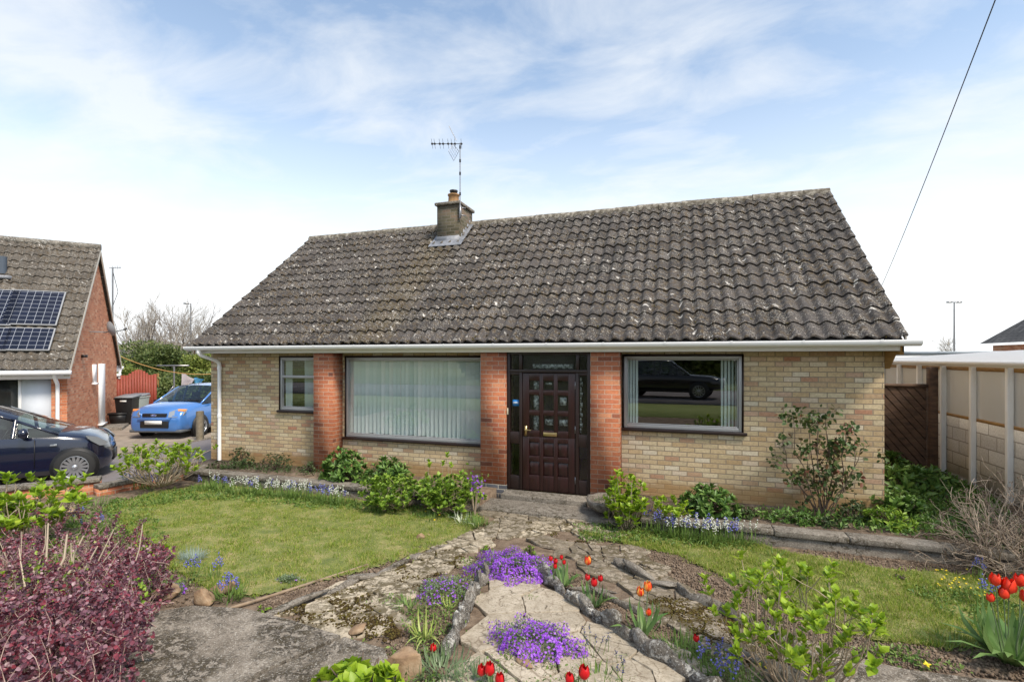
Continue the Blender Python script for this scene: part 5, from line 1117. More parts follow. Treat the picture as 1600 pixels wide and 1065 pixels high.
B_ = gp(252, 765, .0); B_[2] = -.12; hydrangea('hydrangea', 'spreading twiggy hydrangea with fresh leaf tips beside the driveway wall', B_, 1.6, .78, 46, .085, HYD, 52, ntip=3, nl=8, rs=.011, depth=.7)
B_ = gp(30, 850); hydrangea('hydrangea', 'leafy bright green hydrangea in front of the dark car at the left edge', B_, 1.25, .86, 60, .10, HYD, 53, ntip=3, nl=9, rs=.009, low=.1)
B_ = gp(608, 794); hydrangea('hydrangea', 'dense yellow green hydrangea at the lawn corner in front of the peonies', B_, .95, .50, 60, .075, HYDD, 54, ntip=4, nl=9, rs=.006, low=.0)
B_ = gp(700, 800); hydrangea('hydrangea', 'dense rounded hydrangea right of the lawn corner below the large window', B_, .95, .60, 75, .08, HYDD, 55, ntip=4, nl=9, rs=.006, low=-.05)
B_ = gp(690, 796); hydrangea('young_shrub', 'few tall bare stems with single leaf tufts below the large window', B_, .7, .86, 5, .075, HYD, 56, ntip=0, nl=7, rs=.006, low=.55)
B_ = gp(978, 826); hydrangea('hydrangea', 'upright bright green hydrangea right of the front door planter', B_, .55, .85, 34, .085, HYD, 57, ntip=4, nl=9, rs=.006, low=-.1)
B_ = gp(1048, 812, .15); hydrangea('young_shrub', 'small yellow green shrub between the hydrangea and the right peony', B_, .5, .34, 22, .07, HYD, 58, ntip=2, nl=7, rs=.005, low=0)
B_ = gp(1390, 800, .15); hydrangea('leafy_shrub', 'low green leafy plant at the right corner of the bungalow', B_, .8, .30, 34, .10, PEON, 59, ntip=3, nl=7, low=0)

def mound_leaves(mb, c, rx, ry, h, n, L, wd, r, tmpl=T_LEAF, up=.5, shell=.55):
    d = rdir(n, 0, r); d[:, 2] = np.abs(d[:, 2]); rr = shell+(1-shell)*r.uniform(0, 1, n)**.5; P = np.array(c)+d*rr[:, None]*np.array((rx, ry, h))*(1+.12*np.sin(d[:, :1]*9+d[:, 1:2]*7))
    D = d+rdir(n, up, r)*.8; LL = L*r.uniform(.65, 1.25, n); scatter(mb, *tmpl, P, D, d+rdir(n, .8, r)*.4, LL, LL*wd, LL); return P, d
def peony(lab, base, w_, h, n, L, mat, seed, name='peony', cat='plant', wd=.32, group=None):
    r = np.random.default_rng(seed); root = thing(name, lab, cat, base, 0, group); s = MB()
    for i in range(22): a = r.uniform(0, 2*pi); q = math.sqrt(r.uniform(0, 1)); s.tube(curve(base, np.array(base)+(cos(a)*w_*.4*q, sin(a)*w_*.4*q, h*r.uniform(.5, .85)), (0, 0, 0), 4, r, .03), .005, 4)
    s.build('stem', BARKD, root); m = MB(); nc = n//9; c, d = [], rdir(nc, .3, r); d[:, 2] = np.abs(d[:, 2]); rr = .45+.55*r.uniform(0, 1, nc)**.6
    P = np.array(base)+d*rr[:, None]*np.array((w_/2, w_/2*.8, h)); rosette(m, P, d+(0, 0, .35), 9, L, wd, r, 1.1); m.build('leaves', mat, root); return root
peony('dark green peony mound left of the pair below the large window', on_z(538, 752, -.06), .86, .60, 1500, .115, PEON, 61)
peony('dark green peony mound right of the pair below the large window', on_z(606, 757, -.06), .84, .46, 1300, .115, PEON, 62)
peony('dark green peony mound under the right window', on_z(1108, 803, -.05), .80, .40, 1700, .10, PEON, 63)
peony('rounded dark green shrub with small blue flowers beside the downpipe', on_z(376, 731, -.08), .58, .42, 1500, .05, DRKL, 64, 'small_shrub', 'shrub')
peony('low wispy dark green shrub left of the first brick pier', on_z(432, 735, -.08), .78, .36, 1800, .045, DRKL, 65, 'small_shrub', 'shrub', .2)
peony('tiny dark green plant at the foot of the first brick pier', on_z(484, 738, -.08), .42, .22, 500, .05, DRKL, 66, 'small_shrub', 'shrub')
peony('low dark green perennial between the downpipe and the retaining wall', on_z(340, 733, -.08), .5, .16, 500, .05, DRKL, 67, 'small_plant', 'plant')
peony('blue flowered low plant right of the climbing rose', on_z(1335, 812, -.05), .50, .26, 700, .06, DRKL, 68, 'small_plant', 'plant')
peony('bright leaved plant at the bungalow corner beside the coping', on_z(1388, 822, -.05), .62, .24, 700, .09, HYDD, 69, 'small_plant', 'plant')
for i, (x, y, w_, h) in enumerate(((1225, 812, .6, .14), (1160, 806, .4, .14), (1255, 818, .3, .12), (1300, 822, .34, .10))):
    peony(['low green leaves at the wall base left of the climbing rose', 'low green leaves right of the right peony', 'low green weed at the foot of the climbing rose', 'creeping green weed just behind the coping below the rose'][i], on_z(x, y, -.05), w_, h, 420, .06, DRKL if i % 2 else PEON, 70+i, 'small_plant', 'plant')
for i, (x, y, w_, h, L) in enumerate(((1410, 770, .9, .40, .2), (1450, 762, .9, .34, .16), (1395, 745, .5, .42, .16))):
    peony(['broad leaved green plant in the passage beside the bungalow corner', 'green foliage in front of the dark wooden gate', 'small leafy plant against the side wall by the gate'][i], on_z(x, y, -.05), w_, h, 380, L, PEON, 80+i, 'leafy_plant', 'plant')

# rose against the wall
def rose():
    r = np.random.default_rng(90); base = on_y(1285, 810, 7.95); base[2] = -.06; root = thing('rose_bush', 'tall leggy rose bush with dark leaves and reddish tips against the right wall', 'rose bush', base); s = MB(); T_ = []
    ends = [(1222, 690), (1240, 655), (1258, 700), (1275, 645), (1290, 652), (1295, 690), (1310, 690), (1335, 695), (1345, 700), (1325, 672), (1245, 745), (1318, 735), (1265, 668), (1302, 712)]
    for i, (x, y) in enumerate(ends):
        e = on_y(x, y, 7.95+r.uniform(-.18, .12)); C = curve(base+(r.normal(0, .03), r.normal(0, .02), 0), e, ((x-1285)/900, 0, -.05), 8, r, .02); s.tube(C, np.linspace(.013 if i % 3 == 0 else .009, .004, 8), 5)
        for k in range(4):
            j = r.integers(3, 8); e2 = C[j]+np.array((r.normal(0, .10), r.normal(0, .06), r.uniform(.02, .14))); s.tube([C[j], (C[j]+e2)/2+(0, 0, .01), e2], [.004, .003, .002], 4); T_.append(e2)
        T_.append(e)
    s.build('stem', BARKD, root); T_ = np.array(T_); c = np.repeat(T_, 15, axis=0)+r.normal(0, .048, (len(T_)*15, 3)); n = len(c); m = MB(); LL = r.uniform(.045, .085, n); scatter(m, *T_LEAF, c, rdir(n, -.1, r), rdir(n, .8, r), LL, LL*.7); m.build('leaves', ROSEL, root)
rose()

# barberry mound, dead stems
def berberis():
    r = np.random.default_rng(95); root = thing('barberry_bush', 'dark purple red leaved barberry bush filling the lower left corner', 'shrub', gp(60, 1120)); s, m = MB(), MB()
    # clusters along arching twigs
    C = []
    for cx_, cy_, rad, n in ((-30, 1010, 150, 90), (60, 1000, 120, 90), (140, 960, 110, 95), (190, 900, 80, 60), (60, 900, 50, 12), (30, 1080, 180, 80), (200, 985, 60, 36), (150, 1060, 90, 50), (210, 870, 55, 20), (95, 830, 90, 44), (20, 860, 60, 34), (170, 855, 60, 34), (235, 850, 40, 12)):
        for k in range(n):
            a = r.uniform(0, 2*pi); q = math.sqrt(r.uniform(0, 1)); x = cx_+rad*q*cos(a); y = cy_+rad*.75*q*sin(a)
            if x > 215 and y > 930: x = 215-(x-215)
            p = gp(x, y+50); p[2] += r.uniform(.06, .56)*(1 if y > 900 else .8); C.append(p)
    C = np.array(C)
    for p in C:
        d = rdir(1, .9, r)[0]*r.uniform(.12, .24); b = p-d+np.array((0, 0, -.06)); P_ = curve(b, p+d*.35, r.normal(0, .015, 3), 5, r, .02); s.tube(P_, np.linspace(.0035, .0012, 5), 4)
        for t_ in np.linspace(.15, 1, 12):
            q = P_[0]+(P_[-1]-P_[0])*t_; n = 5; LL = r.uniform(.014, .034, n); scatter(m, *T_LEAF, q+r.normal(0, .009, (n, 3)), rdir(n, .4, r), rdir(n, 1.0, r), LL, LL*.85, LL)
    for k in range(420):
        x, y = r.uniform(-30, 215), r.uniform(850, 960); b = gp(x, y+30); d = rdir(1, .8, r)[0]; d[2] = abs(d[2])+.2; L_ = r.uniform(.18, .42); P_ = curve(b, b+d*L_, r.normal(0, .02, 3), 6, r, .03); s.tube(P_, np.linspace(.0042, .0014, 6), 4)
        n = int(r.integers(4, 16)); q = P_[r.integers(1, 6, n)]; LL = r.uniform(.012, .026, n); scatter(m, *T_LEAF, q+r.normal(0, .012, (n, 3)), rdir(n, .4, r), rdir(n, 1, r), LL, LL*.85, LL)
    g_ = MB(); n = 900; x_ = r.uniform(-20, 230, 60); y_ = r.uniform(840, 1000, 60)
    for x, y in zip(x_, y_): p = gp(x, y+40); p[2] += r.uniform(.15, .42); LL = r.uniform(.02, .045, 12); scatter(g_, *T_LEAF, p+r.normal(0, .03, (12, 3)), rdir(12, .4, r), rdir(12, 1, r), LL, LL*.7, LL)
    g_.build('green_leaves', HYDD, root)
    s.build('stem', M('barberry_twig', (.30, .20, .17), .85, (.46, .34, .29), 14), root); m.build('leaves', BERB, root)
    return C
berberis()
def deadstems():
    r = np.random.default_rng(96); root = thing('dead_stems', 'pale dry cut stems and sticks poking up behind the barberry bush', 'dead stems', gp(80, 925)); s = MB()
    for (x0, y0, x1, y1, rr) in ((20, 925, 35, 840, .008), (45, 935, 60, 835, .010), (72, 940, 70, 830, .016), (80, 945, 95, 850, .020), (60, 940, 20, 870, .010), (95, 940, 125, 850, .018), (110, 935, 160, 845, .012), (90, 945, 140, 870, .016), (100, 950, 175, 862, .008), (60, 960, 5, 900, .012), (75, 950, 100, 905, .03), (40, 950, 50, 900, .026), (15, 965, 0, 890, .014), (185, 960, 215, 835, .010), (120, 925, 105, 860, .010), (50, 925, 0, 850, .007), (130, 930, 180, 880, .009)):
        b = gp(x0, y0+18); t = gp(x0, y0+18); Z = mpx(b); e = b+np.array((CY_, SY_, 0))*(x1-x0)*Z+np.array((0, 0, 1))*((y0-y1)*Z*1.0+.16)+yd*r.normal(.05, .06); MB().tube(curve(b-(0, 0, .05), e, r.normal(0, .01, 3), 5, r, .015), np.linspace(rr*.85, rr*.35, 5), 6).build('stick', STRAW, root)
    for k in range(320):
        x, y = r.uniform(-20, 200), r.uniform(830, 955); b = gp(x, y+20); d = rdir(1, .7, r)[0]; d[2] = abs(d[2]); b[2] += r.uniform(0, .15); s.tube([b, b+d*r.uniform(.06, .2)], [.004, .002], 4)
    tag(s.build('dry_twigs', STRAW, root), kind='stuff')
deadstems()
# bare shrub on the right
def bareshrub():
    r = np.random.default_rng(97); base = gp(1585, 895); root = thing('bare_shrub', 'tangled bare brown shrub with dry seed heads in front of the lean-to', 'shrub', base); s, m = MB(), MB()
    def grow(p, d, L, rad, lv):
        n = 4; C = [p]; 
        for i in range(n): d = d+r.normal(0, .16, 3)+np.array((0, 0, .015)); d /= np.linalg.norm(d); C.append(C[-1]+d*L/n)
        s.tube(C, np.linspace(rad, rad*.6, n+1), 4 if lv else 5, caps=False)
        if lv == 3:
            if r.random() < .35: C_ = np.array([C[-1]]); k = 5; scatter(m, *T_OCT, np.repeat(C_, k, 0)+r.normal(0, .012, (k, 3)), rdir(k, 0, r), (0, 0, 1), .016, .016)
            return
        for i in range(r.integers(3, 5)):
            j = r.integers(1, n+1); a = rdir(1, .15, r)[0]; grow(C[j], (d*.9+a*.8), L*r.uniform(.55, .8), rad*.6, lv+1)
    for i in range(24):
        a = 2*pi*i/24; q = r.uniform(.15, .95); d = np.array((cos(a)*q*1.1, sin(a)*q*.8, r.uniform(.35, 1.0))); grow(base+np.array((cos(a)*.13, sin(a)*.1, 0)), d/np.linalg.norm(d), r.uniform(.34, .64), .012, 0)
    s.build('stem', M('bare_stem', (.25, .185, .13), .9, (.40, .33, .26), 9), root); m.build('seed_head', BARKD, root)
bareshrub()

# bulbs: strap leaves with spikes
def clump(name, lab, base, w_, h, nleaf, spikes, mats, seed, group=None, leaf=STRAP, cat='flowers', lw=.014, fs=.018, spread=1.0):
    r = np.random.default_rng(seed); root = thing(name, lab, cat, base, 0, group); base = np.array(base, float); m = MB()
    a = r.uniform(0, 2*pi, nleaf); q = np.sqrt(r.uniform(0, 1, nleaf)); P = base+np.column_stack([np.cos(a)*q*w_/2, np.sin(a)*q*w_/2*.7, np.zeros(nleaf)]); D = np.column_stack([np.cos(a)*.7*spread, np.sin(a)*.7*spread, r.uniform(.4, 1.2, nleaf)])+r.normal(0, .2, (nleaf, 3))
    scatter(m, *T_BLADE, P, D, D*(1, 1, -1)+(0, 0, 1.2), h*r.uniform(.55, 1.05, nleaf), lw*r.uniform(.6, 1.2, nleaf), h*1.2); m.build('leaves', leaf, root)
    for mat, n in zip(mats, spikes):
        if n == 0: continue
        for i in range(n):
            s, f = MB(), MB()
            a = r.uniform(0, 2*pi); q = math.sqrt(r.uniform(0, 1)); p = base+np.array((cos(a)*q*w_/2, sin(a)*q*w_/2*.7, 0)); t = p+np.array((r.normal(0, .03), r.normal(0, .03), h*r.uniform(.85, 1.25))); s.tube([p, t], .0022, 3, caps=False)
            k = 9; tt_ = np.linspace(.68, 1.0, k)[:, None]; pp = p+(t-p)*tt_+r.normal(0, fs*.45, (k, 3)); scatter(f, *T_OCT, pp, rdir(k, -.2, r), (0, 0, 1), fs*1.1, fs*.9, fs*.9)
            fo = f.build('flower_spike', mat, root); s.build('stem', STRAP, fo)
    return root
BG = 'bluebell clumps round the lawns'
rows = [(350, 768, 3, 0), (372, 772, 0, 4), (392, 772, 1, 5), (412, 774, 0, 6), (430, 776, 0, 5), (448, 778, 0, 5), (462, 778, 1, 5), (478, 780, 0, 4), (494, 783, 6, 1), (512, 786, 4, 3), (528, 788, 0, 6), (322, 766, 2, 0), (335, 764, 0, 3),
        (1022, 832, 3, 1), (1042, 838, 4, 3), (1060, 840, 2, 4), (1080, 842, 2, 6), (1100, 846, 3, 6), (1118, 848, 3, 5), (1140, 848, 4, 4), (1160, 850, 1, 3), (1003, 828, 2, 0)]
for i, (x, y, nb_, nw_) in enumerate(rows):
    lab = 'white bluebell clump in the border between the %s lawn and its retaining wall' if nw_ > nb_ else 'blue bluebell clump in the border between the %s lawn and its retaining wall'
    side = 'left' if x < 800 else 'right'
    clump('bluebells', lab % side, gp(x, y, .0), .30, .26, 46, (nb_+1, int(nw_*1.6)), (BLUEF, WHITF), 200+i, ('blue' if nb_ >= nw_ else 'white')+' bluebell clumps along the %s retaining wall' % side, STRAP, lw=.016, fs=.022)
for i, (x, y, w_, h, nl_, nb_, lab) in enumerate(((205, 762, .35, .28, 30, 11, 'blue bluebells left of the twiggy hydrangea by the driveway wall'), (232, 764, .35, .26, 30, 9, 'blue bluebells right under the twiggy hydrangea'), (150, 830, .35, .22, 30, 6, 'blue bluebells at the left end of the left lawn'), (120, 818, .3, .22, 22, 5, 'blue bluebells behind the brown half hidden stone'), (45, 830, .3, .3, 20, 6, 'blue bluebells under the left edge hydrangea'),
        (358, 935, .26, .20, 50, 9, 'small blue bluebells growing at the corner of the paved step'), (300, 905, .16, .20, 12, 5, 'blue bluebells beside the purple rock cress on the left'), (335, 905, .14, .20, 8, 4, 'thin blue bluebells in front of the left lawn edge'),
        (1110, 1050, .18, .20, 20, 6, 'blue bluebells beside the jagged stone row at the bottom right'), (1140, 1070, .22, .20, 24, 10, 'dense blue bluebells at the bottom edge right of the jagged stones'), (1540, 945, .22, .24, 30, 6, 'dark blue bluebells with drooping leaves beside the scarlet tulips'), (1535, 905, .2, .2, 12, 5, 'dark blue bluebells under the bare shrub'))):
    clump('bluebells', lab, gp(x, y), w_, h, nl_, (nb_,), (BLUEF,), 240+i, BG)
clump('grape_hyacinths', 'dark blue grape hyacinths on the central paving right of the purple mound', gp(940, 1030), .34, .16, 10, (9,), (MUSC,), 260, None, STRAP, lw=.006, fs=.010)
clump('grape_hyacinths', 'few dark blue grape hyacinths at the bottom of the central paving', gp(970, 1058), .16, .12, 6, (4,), (MUSC,), 261, None, STRAP, lw=.006, fs=.010)
clump('long_grass', 'pale yellow green strap leaved tuft left of the jagged stones', gp(665, 995), .16, .24, 26, (), (), 262, None, YELL, 'grass tuft', lw=.016)
clump('long_grass', 'second pale strap leaved tuft close to the short stone row', gp(700, 950), .12, .13, 14, (), (), 263, None, YELL, 'grass tuft', lw=.012)
clump('long_grass', 'whitish upright grass tuft at the corner of the left lawn', gp(722, 818), .12, .26, 24, (), (), 264, None, leafmat('white_grass', [(.55, .60, .42), (.65, .7, .55)], .3), 'grass tuft', lw=.014)
for i, (x, y, w_, h, n, lab) in enumerate(((690, 1050, .42, .16, 170, 'bluish arching grassy leaves left of the bottom red tulips'), (740, 1075, .38, .15, 130, 'bluish arching grassy leaves under the bottom red tulips'), (930, 1066, .3, .14, 70, 'grassy leaves at the bottom edge behind the right red tulip'), (1060, 1020, .40, .15, 150, 'green arching grassy leaves right of the jagged stones'), (1170, 1068, .34, .14, 90, 'green grassy leaves at the bottom edge before the hydrangea'), (640, 950, .30, .12, 60, 'short green weeds in the bed left of the short stone row'), (830, 935, .1, .06, 12, 'tiny green weeds in the paving joint'), (1215, 870, .2, .16, 22, 'green strap leaves below the right coping'), (600, 800, .35, .16, 60, 'green strap leaves under the corner hydrangea'), (668, 812, .3, .16, 50, 'green strap leaves at the near edge of the corner hydrangeas'), (745, 822, .35, .2, 90, 'rough long grass beside the entrance paving'), (262, 782, .5, .12, 90, 'low green leaves under the twiggy hydrangea'), (340, 778, .5, .14, 80, 'rough grassy leaves at the back of the left lawn'), (150, 790, .4, .24, 44, 'green strap leaves beside the low brick wall'), (930, 838, .4, .12, 80, 'low weeds at the corner of the right lawn by the path'), (1480, 1010, .35, .16, 40, 'green strap leaves at the foot of the scarlet tulips'))):
    clump('grass_tuft', lab, gp(x, y), w_, h, n, (), (), 270+i, None, BLUEG if i in (0, 1) else STRAP, 'grass tuft', lw=.010)
# extra low green weeds along the borders
def weeds(px, n, seed, L=.03):
    r = np.random.default_rng(seed); P = [gp(x, y) for x, y in px]; c = rand_in(P, n//14+1, r); q = np.repeat(c, 14, axis=0)+r.normal(0, .045, (len(c)*14, 2)); n_ = len(q); LL = L*r.uniform(.6, 1.5, n_); mb = MB()
    scatter(mb, *T_LEAF, np.column_stack([q, gz(0, q[:, 1])+r.uniform(0, .03, n_)]), rdir(n_, .5, r), rdir(n_, 1, r), LL, LL*.5); return mb
s = MB()
for px, n, L, sd2 in (([(300, 762), (560, 785), (740, 800), (750, 815), (560, 800), (320, 780), (170, 800), (165, 785)], 5200, .038, 1), ([(745, 862), (752, 900), (700, 1010), (640, 1040), (640, 960)], 1700, .022, 2), ([(900, 820), (1000, 820), (1180, 845), (1180, 862), (990, 848), (910, 845)], 3000, .034, 3), ([(60, 800), (160, 790), (240, 790), (260, 880), (300, 915), (200, 930), (60, 900)], 4200, .036, 4),
                     ([(1420, 920), (1600, 925), (1600, 1010), (1480, 960)], 1500, .03, 5), ([(1060, 990), (1130, 1020), (1180, 1070), (1060, 1030)], 500, .025, 6), ([(780, 1015), (880, 1020), (900, 1075), (730, 1075)], 500, .024, 7), ([(530, 1010), (620, 1010), (700, 1075), (520, 1075)], 300, .03, 8), ([(1180, 995), (1240, 1000), (1300, 1030), (1240, 1060)], 260, .03, 9), ([(1340, 1008), (1500, 1030), (1500, 1045), (1340, 1030)], 260, .03, 10), ([(560, 930), (640, 930), (600, 945)], 60, .02, 11)):
    m_ = weeds(px, n, sd2+300, L); s.add(m_.V[0], m_.F[0])
tag(s.build('weeds', leafmat('weed_leaf', [(.07, .14, .025), (.14, .23, .045), (.22, .30, .07)], .25)), kind='stuff')
r = np.random.default_rng(77); q = np.vstack([rand_in([on_z(x, y, -.05)[:2] for x, y in px], n, r) for px, n in (([(1040, 800), (1175, 812), (1380, 835), (1470, 845), (1440, 790), (1385, 800)], 1300), ([(1390, 800), (1400, 738), (1478, 742), (1560, 785), (1600, 830), (1600, 870), (1470, 840)], 5200))])
s = MB(); n = len(q); LL = r.uniform(.03, .09, n); scatter(s, *T_LEAF, np.column_stack([q, np.full(n, -.05)+r.uniform(0, .08, n)]), rdir(n, .7, r), rdir(n, 1, r), LL, LL*.4); tag(s.build('bed_weeds', PEON), kind='stuff')
q = rand_in([on_z(x, y, -.06)[:2] for x, y in [(345, 733), (545, 750), (640, 762), (640, 745), (500, 733), (360, 722)]], 900, r); s = MB(); n = len(q); LL = r.uniform(.03, .06, n); scatter(s, *T_LEAF, np.column_stack([q, np.full(n, -.06)+r.uniform(0, .05, n)]), rdir(n, .7, r), rdir(n, 1, r), LL, LL*.4); tag(s.build('left_bed_weeds', DRKL), kind='stuff')

# aubrieta mounds
def aubrieta(lab, base, rx, ry, h, nf, seed, dens=1.0, name='purple_rock_cress'):
    r = np.random.default_rng(seed); root = thing(name, lab, 'flowers', base, 0, 'purple rock cress mounds'); m, f = MB(), MB()
    n = int(2600*dens); d = rdir(n, .15, r); d[:, 2] = np.abs(d[:, 2]); P = np.array(base)+d*np.array((rx, ry, h))*r.uniform(.45, 1.04, n)[:, None]*(1+.26*np.sin(d[:, :1]*8+seed)*np.cos(d[:, 1:2]*6)); LL = r.uniform(.012, .028, n); scatter(m, *T_LEAF, P, d+rdir(n, .4, r)*.8, rdir(n, 1, r), LL, LL*.5); m.build('leaves', BLUEG, root)
    d = rdir(nf, .2, r); d[:, 2] = np.abs(d[:, 2]); keep = (np.sin(d[:, 0]*7+seed)*np.cos(d[:, 1]*8)+r.normal(0, .5, nf)) > -.55*dens; d = d[keep]; k = len(d)
    P = np.array(base)+d*np.array((rx, ry, h))*r.uniform(.90, 1.10, k)[:, None]*(1+.26*np.sin(d[:, :1]*8+seed)*np.cos(d[:, 1:2]*6)); Nn = d+rdir(k, .5, r)*.6+np.array((0, -.25, .2)); T_ = np.cross(Nn, rdir(k, 0, r)); S_ = r.uniform(.018, .028, k)
    scatter(f, *T_FLW, P, T_, Nn, S_, S_, S_); f.build('flowers', PURP, root)
aubrieta('large vivid purple rock cress mound at the top of the central paving', gp(796, 892), .40, .36, .17, 3600, 401, 1.5)
aubrieta('sparse purple rock cress patch left of the short stone row', gp(690, 925), .25, .30, .09, 420, 402, .6)
aubrieta('wide purple rock cress mound in the middle of the central paving', gp(832, 1012), .35, .24, .16, 1900, 403, 1.2)
aubrieta('small purple rock cress patch right of the barberry bush', gp(270, 922), .17, .07, .06, 160, 404, .3)
aubrieta('tiny purple rock cress tuft behind the flamed tulip', gp(868, 895), .09, .08, .07, 60, 405, .15)
aubrieta('small purple rock cress tuft at the near edge of the left lawn', gp(452, 908), .14, .08, .05, 20, 406, .3)
# purple primula-like bloom on the hydrangea corner
r = np.random.default_rng(420); c = at_z(742, 752, 7.35); root = thing('purple_flowers', 'bunch of deep purple flowers at the right end of the corner hydrangeas', 'flowers', (c[0], c[1], -.2)); f = MB(); P = c+r.normal(0, (.07, .05, .07), (70, 3)); scatter(f, *T_FLW, P, rdir(70, 0, r), rdir(70, .2, r)+(0, -.8, 0), .04, .04); f.build('flowers', PURP, root); s = MB(); [s.tube([(c[0], c[1], -.2), p], .004, 4) for p in P[::8]]; s.build('stem', BARK, root); m = MB(); P = c+r.normal(0, (.08, .06, .10), (60, 3)); scatter(m, *T_LEAF, P, rdir(60, 0, r), rdir(60, .8, r), .06, .035); m.build('leaves', HYDD, root)
# fescue tuft
clump('blue_fescue', 'round blue grey fescue tuft at the edge of the left lawn', gp(300, 875), .22, .16, 260, (), (), 430, None, leafmat('fescue', [(.26, .34, .30), (.38, .46, .42)], .2), 'grass tuft', lw=.005)
# small conifer-like sprig behind the aubrieta
peony('small feathery green conifer seedling behind the large purple mound', gp(826, 880), .16, .22, 300, .05, HYDD, 431, 'conifer_seedling', 'plant', .15)

# tulips
TULL = leafmat('tulip_leaf', [(.10, .20, .05), (.17, .29, .08), (.24, .36, .12)], .3, .42)
def tulips(lab, base_px, heads, mat, seed, nleaf=8, sz=.052, leafh=.2, special=None, name='tulips'):
    r = np.random.default_rng(seed); base = gp(*base_px); root = thing(name, lab, 'tulips', base, 0, 'tulip clumps'); s, m = MB(), MB(); Zc = mpx(base)
    for i, hd_ in enumerate(heads):
        x, y = hd_[:2]; top = base+np.array((CY_, SY_, 0))*(x-base_px[0])*Zc+yd*r.normal(0, .03); top[2] = base[2]+(base_px[1]-y)*Zc; b = base+np.array((CY_, SY_, 0))*(x-base_px[0])*Zc*.3
        s.tube(curve(b, top, r.normal(0, .008, 3), 5, r, .004), .004, 5); s.build('stem', BLUEG, root); s = MB(); f = MB(); z = sz*(hd_[2] if len(hd_) > 2 else 1)*r.uniform(.74, .98); k = 18; a = np.arange(k)*2*pi/k; G = []
        for t_, rr in ((0, .12), (.12, .34), (.35, .50), (.6, .50), (.82, .43), (1.0, .34)):
            lob = 1+.10*np.cos(3*a+i); zt = t_*(1+(.16 if t_ > .9 else 0)*np.cos(3*a+i)); R_ = z*rr*lob; G.append(np.stack([top[0]+R_*np.cos(a), top[1]+R_*np.sin(a), top[2]-z*.35+z*1.25*zt], -1))
        G = np.array(G); G = np.concatenate([G, G[:, :1]], 1); f.grid(G)
        for q in range(3):   # outer petals
            an = q*2*pi/3+r.uniform(0, 1); rows_ = []
            for t_, w_, o_ in ((0, .10, .15), (.25, .36, .50), (.55, .40, .56), (.85, .26, .50), (1.1, .03, .40)):
                rows_.append([top+np.array((cos(an+e*w_*1.9)*z*o_*1.06, sin(an+e*w_*1.9)*z*o_*1.06, z*(1.25*t_-.37))) for e in (-1, 0, 1)])
            f.grid(rows_)
        f.build('flower', special.get(i, mat) if special else mat, root, smooth=True)
    n = nleaf; a = r.uniform(0, 2*pi, n); D = np.column_stack([np.cos(a)*.75, np.sin(a)*.75, r.uniform(.35, 1.4, n)]); scatter(m, *T_BLADE, np.repeat(base[None], n, 0)+np.column_stack([np.cos(a), np.sin(a), a*0])*.03, D, D*(1, 1, -1)+(0, 0, 1.2), leafh*r.uniform(.7, 1.1, n), leafh*.17*r.uniform(.7, 1.2, n), leafh*.9)
    m.build('leaves', TULL, root); return root
tulips('clump of five small dark red tulips right of the large purple mound', (880, 915), [(860, 872, .8), (868, 878, .85), (877, 871, .8), (881, 879, .85), (867, 884, .75)], REDP, 501, 16, .055, .24)
tulips('clump of dark red tulips with one flamed orange tulip above', (928, 946), [(918, 904, 1), (928, 912, 1), (938, 905, .9), (920, 882, 1.1)], REDP, 502, 14, .056, .22, {3: ORGP})
tulips('flamed orange and red tulips standing behind the jagged stone row', (1004, 990), [(1001, 928, 1.25), (1012, 919, 1.15), (1013, 958, .75)], ORGP, 503, 14, .058, .27)
tulips('single dark red tulip left of the short stone row', (678, 1032), [(677, 1014, .9)], REDP, 504, 4, .05, .12)
tulips('three red tulips in grassy leaves at the bottom edge', (768, 1078), [(752, 1056, 1.2), (765, 1050, 1.2), (781, 1062, 1.1)], REDP, 505, 8, .055, .14)
tulips('large red tulip at the bottom edge below the central paving', (912, 1085), [(913, 1056, 1.3), (890, 1064, 1.0)], REDP, 506, 7, .055, .12)
tulips('single red tulip in the grassy leaves right of the jagged stones', (1090, 1025), [(1087, 998, .9)], REDP, 507, 5, .052, .12)
tulips('tall scarlet tulips with broad leaves at the right edge', (1578, 1035), [(1563, 913, 1.25), (1580, 922, 1.3), (1596, 910, 1.3), (1600, 934, 1.3), (1547, 936, .85), (1610, 918, 1.2), (1622, 935, 1.3), (1572, 932, 1.1)], SCAR, 508, 54, .068, .40)
# yellow celandines / dandelions
def yellows(lab, spots, seed, sz=.02, name='yellow_flowers', grp=None):
    r = np.random.default_rng(seed); P = np.array([gp(x, y) for x, y in spots]); root = thing(name, lab, 'flowers', P.mean(0), 0, grp); f, m = MB(), MB(); s = MB()
    T_ = P+np.column_stack([r.normal(0, .01, (len(P), 2)), r.uniform(.03, .08, len(P))]); k = len(P)
    for a_, b_ in zip(P, T_): s.tube([a_, b_], .0018, 3, caps=False)
    scatter(f, *T_FLW, T_, np.column_stack([r.normal(size=(k, 2)), np.zeros(k)]), (0, -.5, 1), sz*1.3, sz*1.3); scatter(f, *T_FLW, T_+(0, 0, .003), np.column_stack([r.normal(size=(k, 2)), np.zeros(k)]), (0, -.5, 1), sz, sz); f.build('flower', YELF, root); s.build('stem', STRAP, root)
r = np.random.default_rng(61)
yellows('scattered small yellow flowers left of the bluebells under the bare shrub', [(r.uniform(1462, 1515), r.uniform(893, 925)) for _ in range(22)], 601)
yellows('few small yellow flowers nearest the bare shrub on the right', [(r.uniform(1515, 1580), r.uniform(890, 945)) for _ in range(16)], 602)
yellows('yellow dandelion on the earth strip below the right lawn', [(1451, 1046)], 603, .045); yellows('yellow dandelion beside the bottom end of the jagged stones', [(1077, 1050)], 604, .04); yellows('two orange yellow dandelions left of the front right hydrangea', [(1183, 1045), (1200, 1052)], 605, .035)
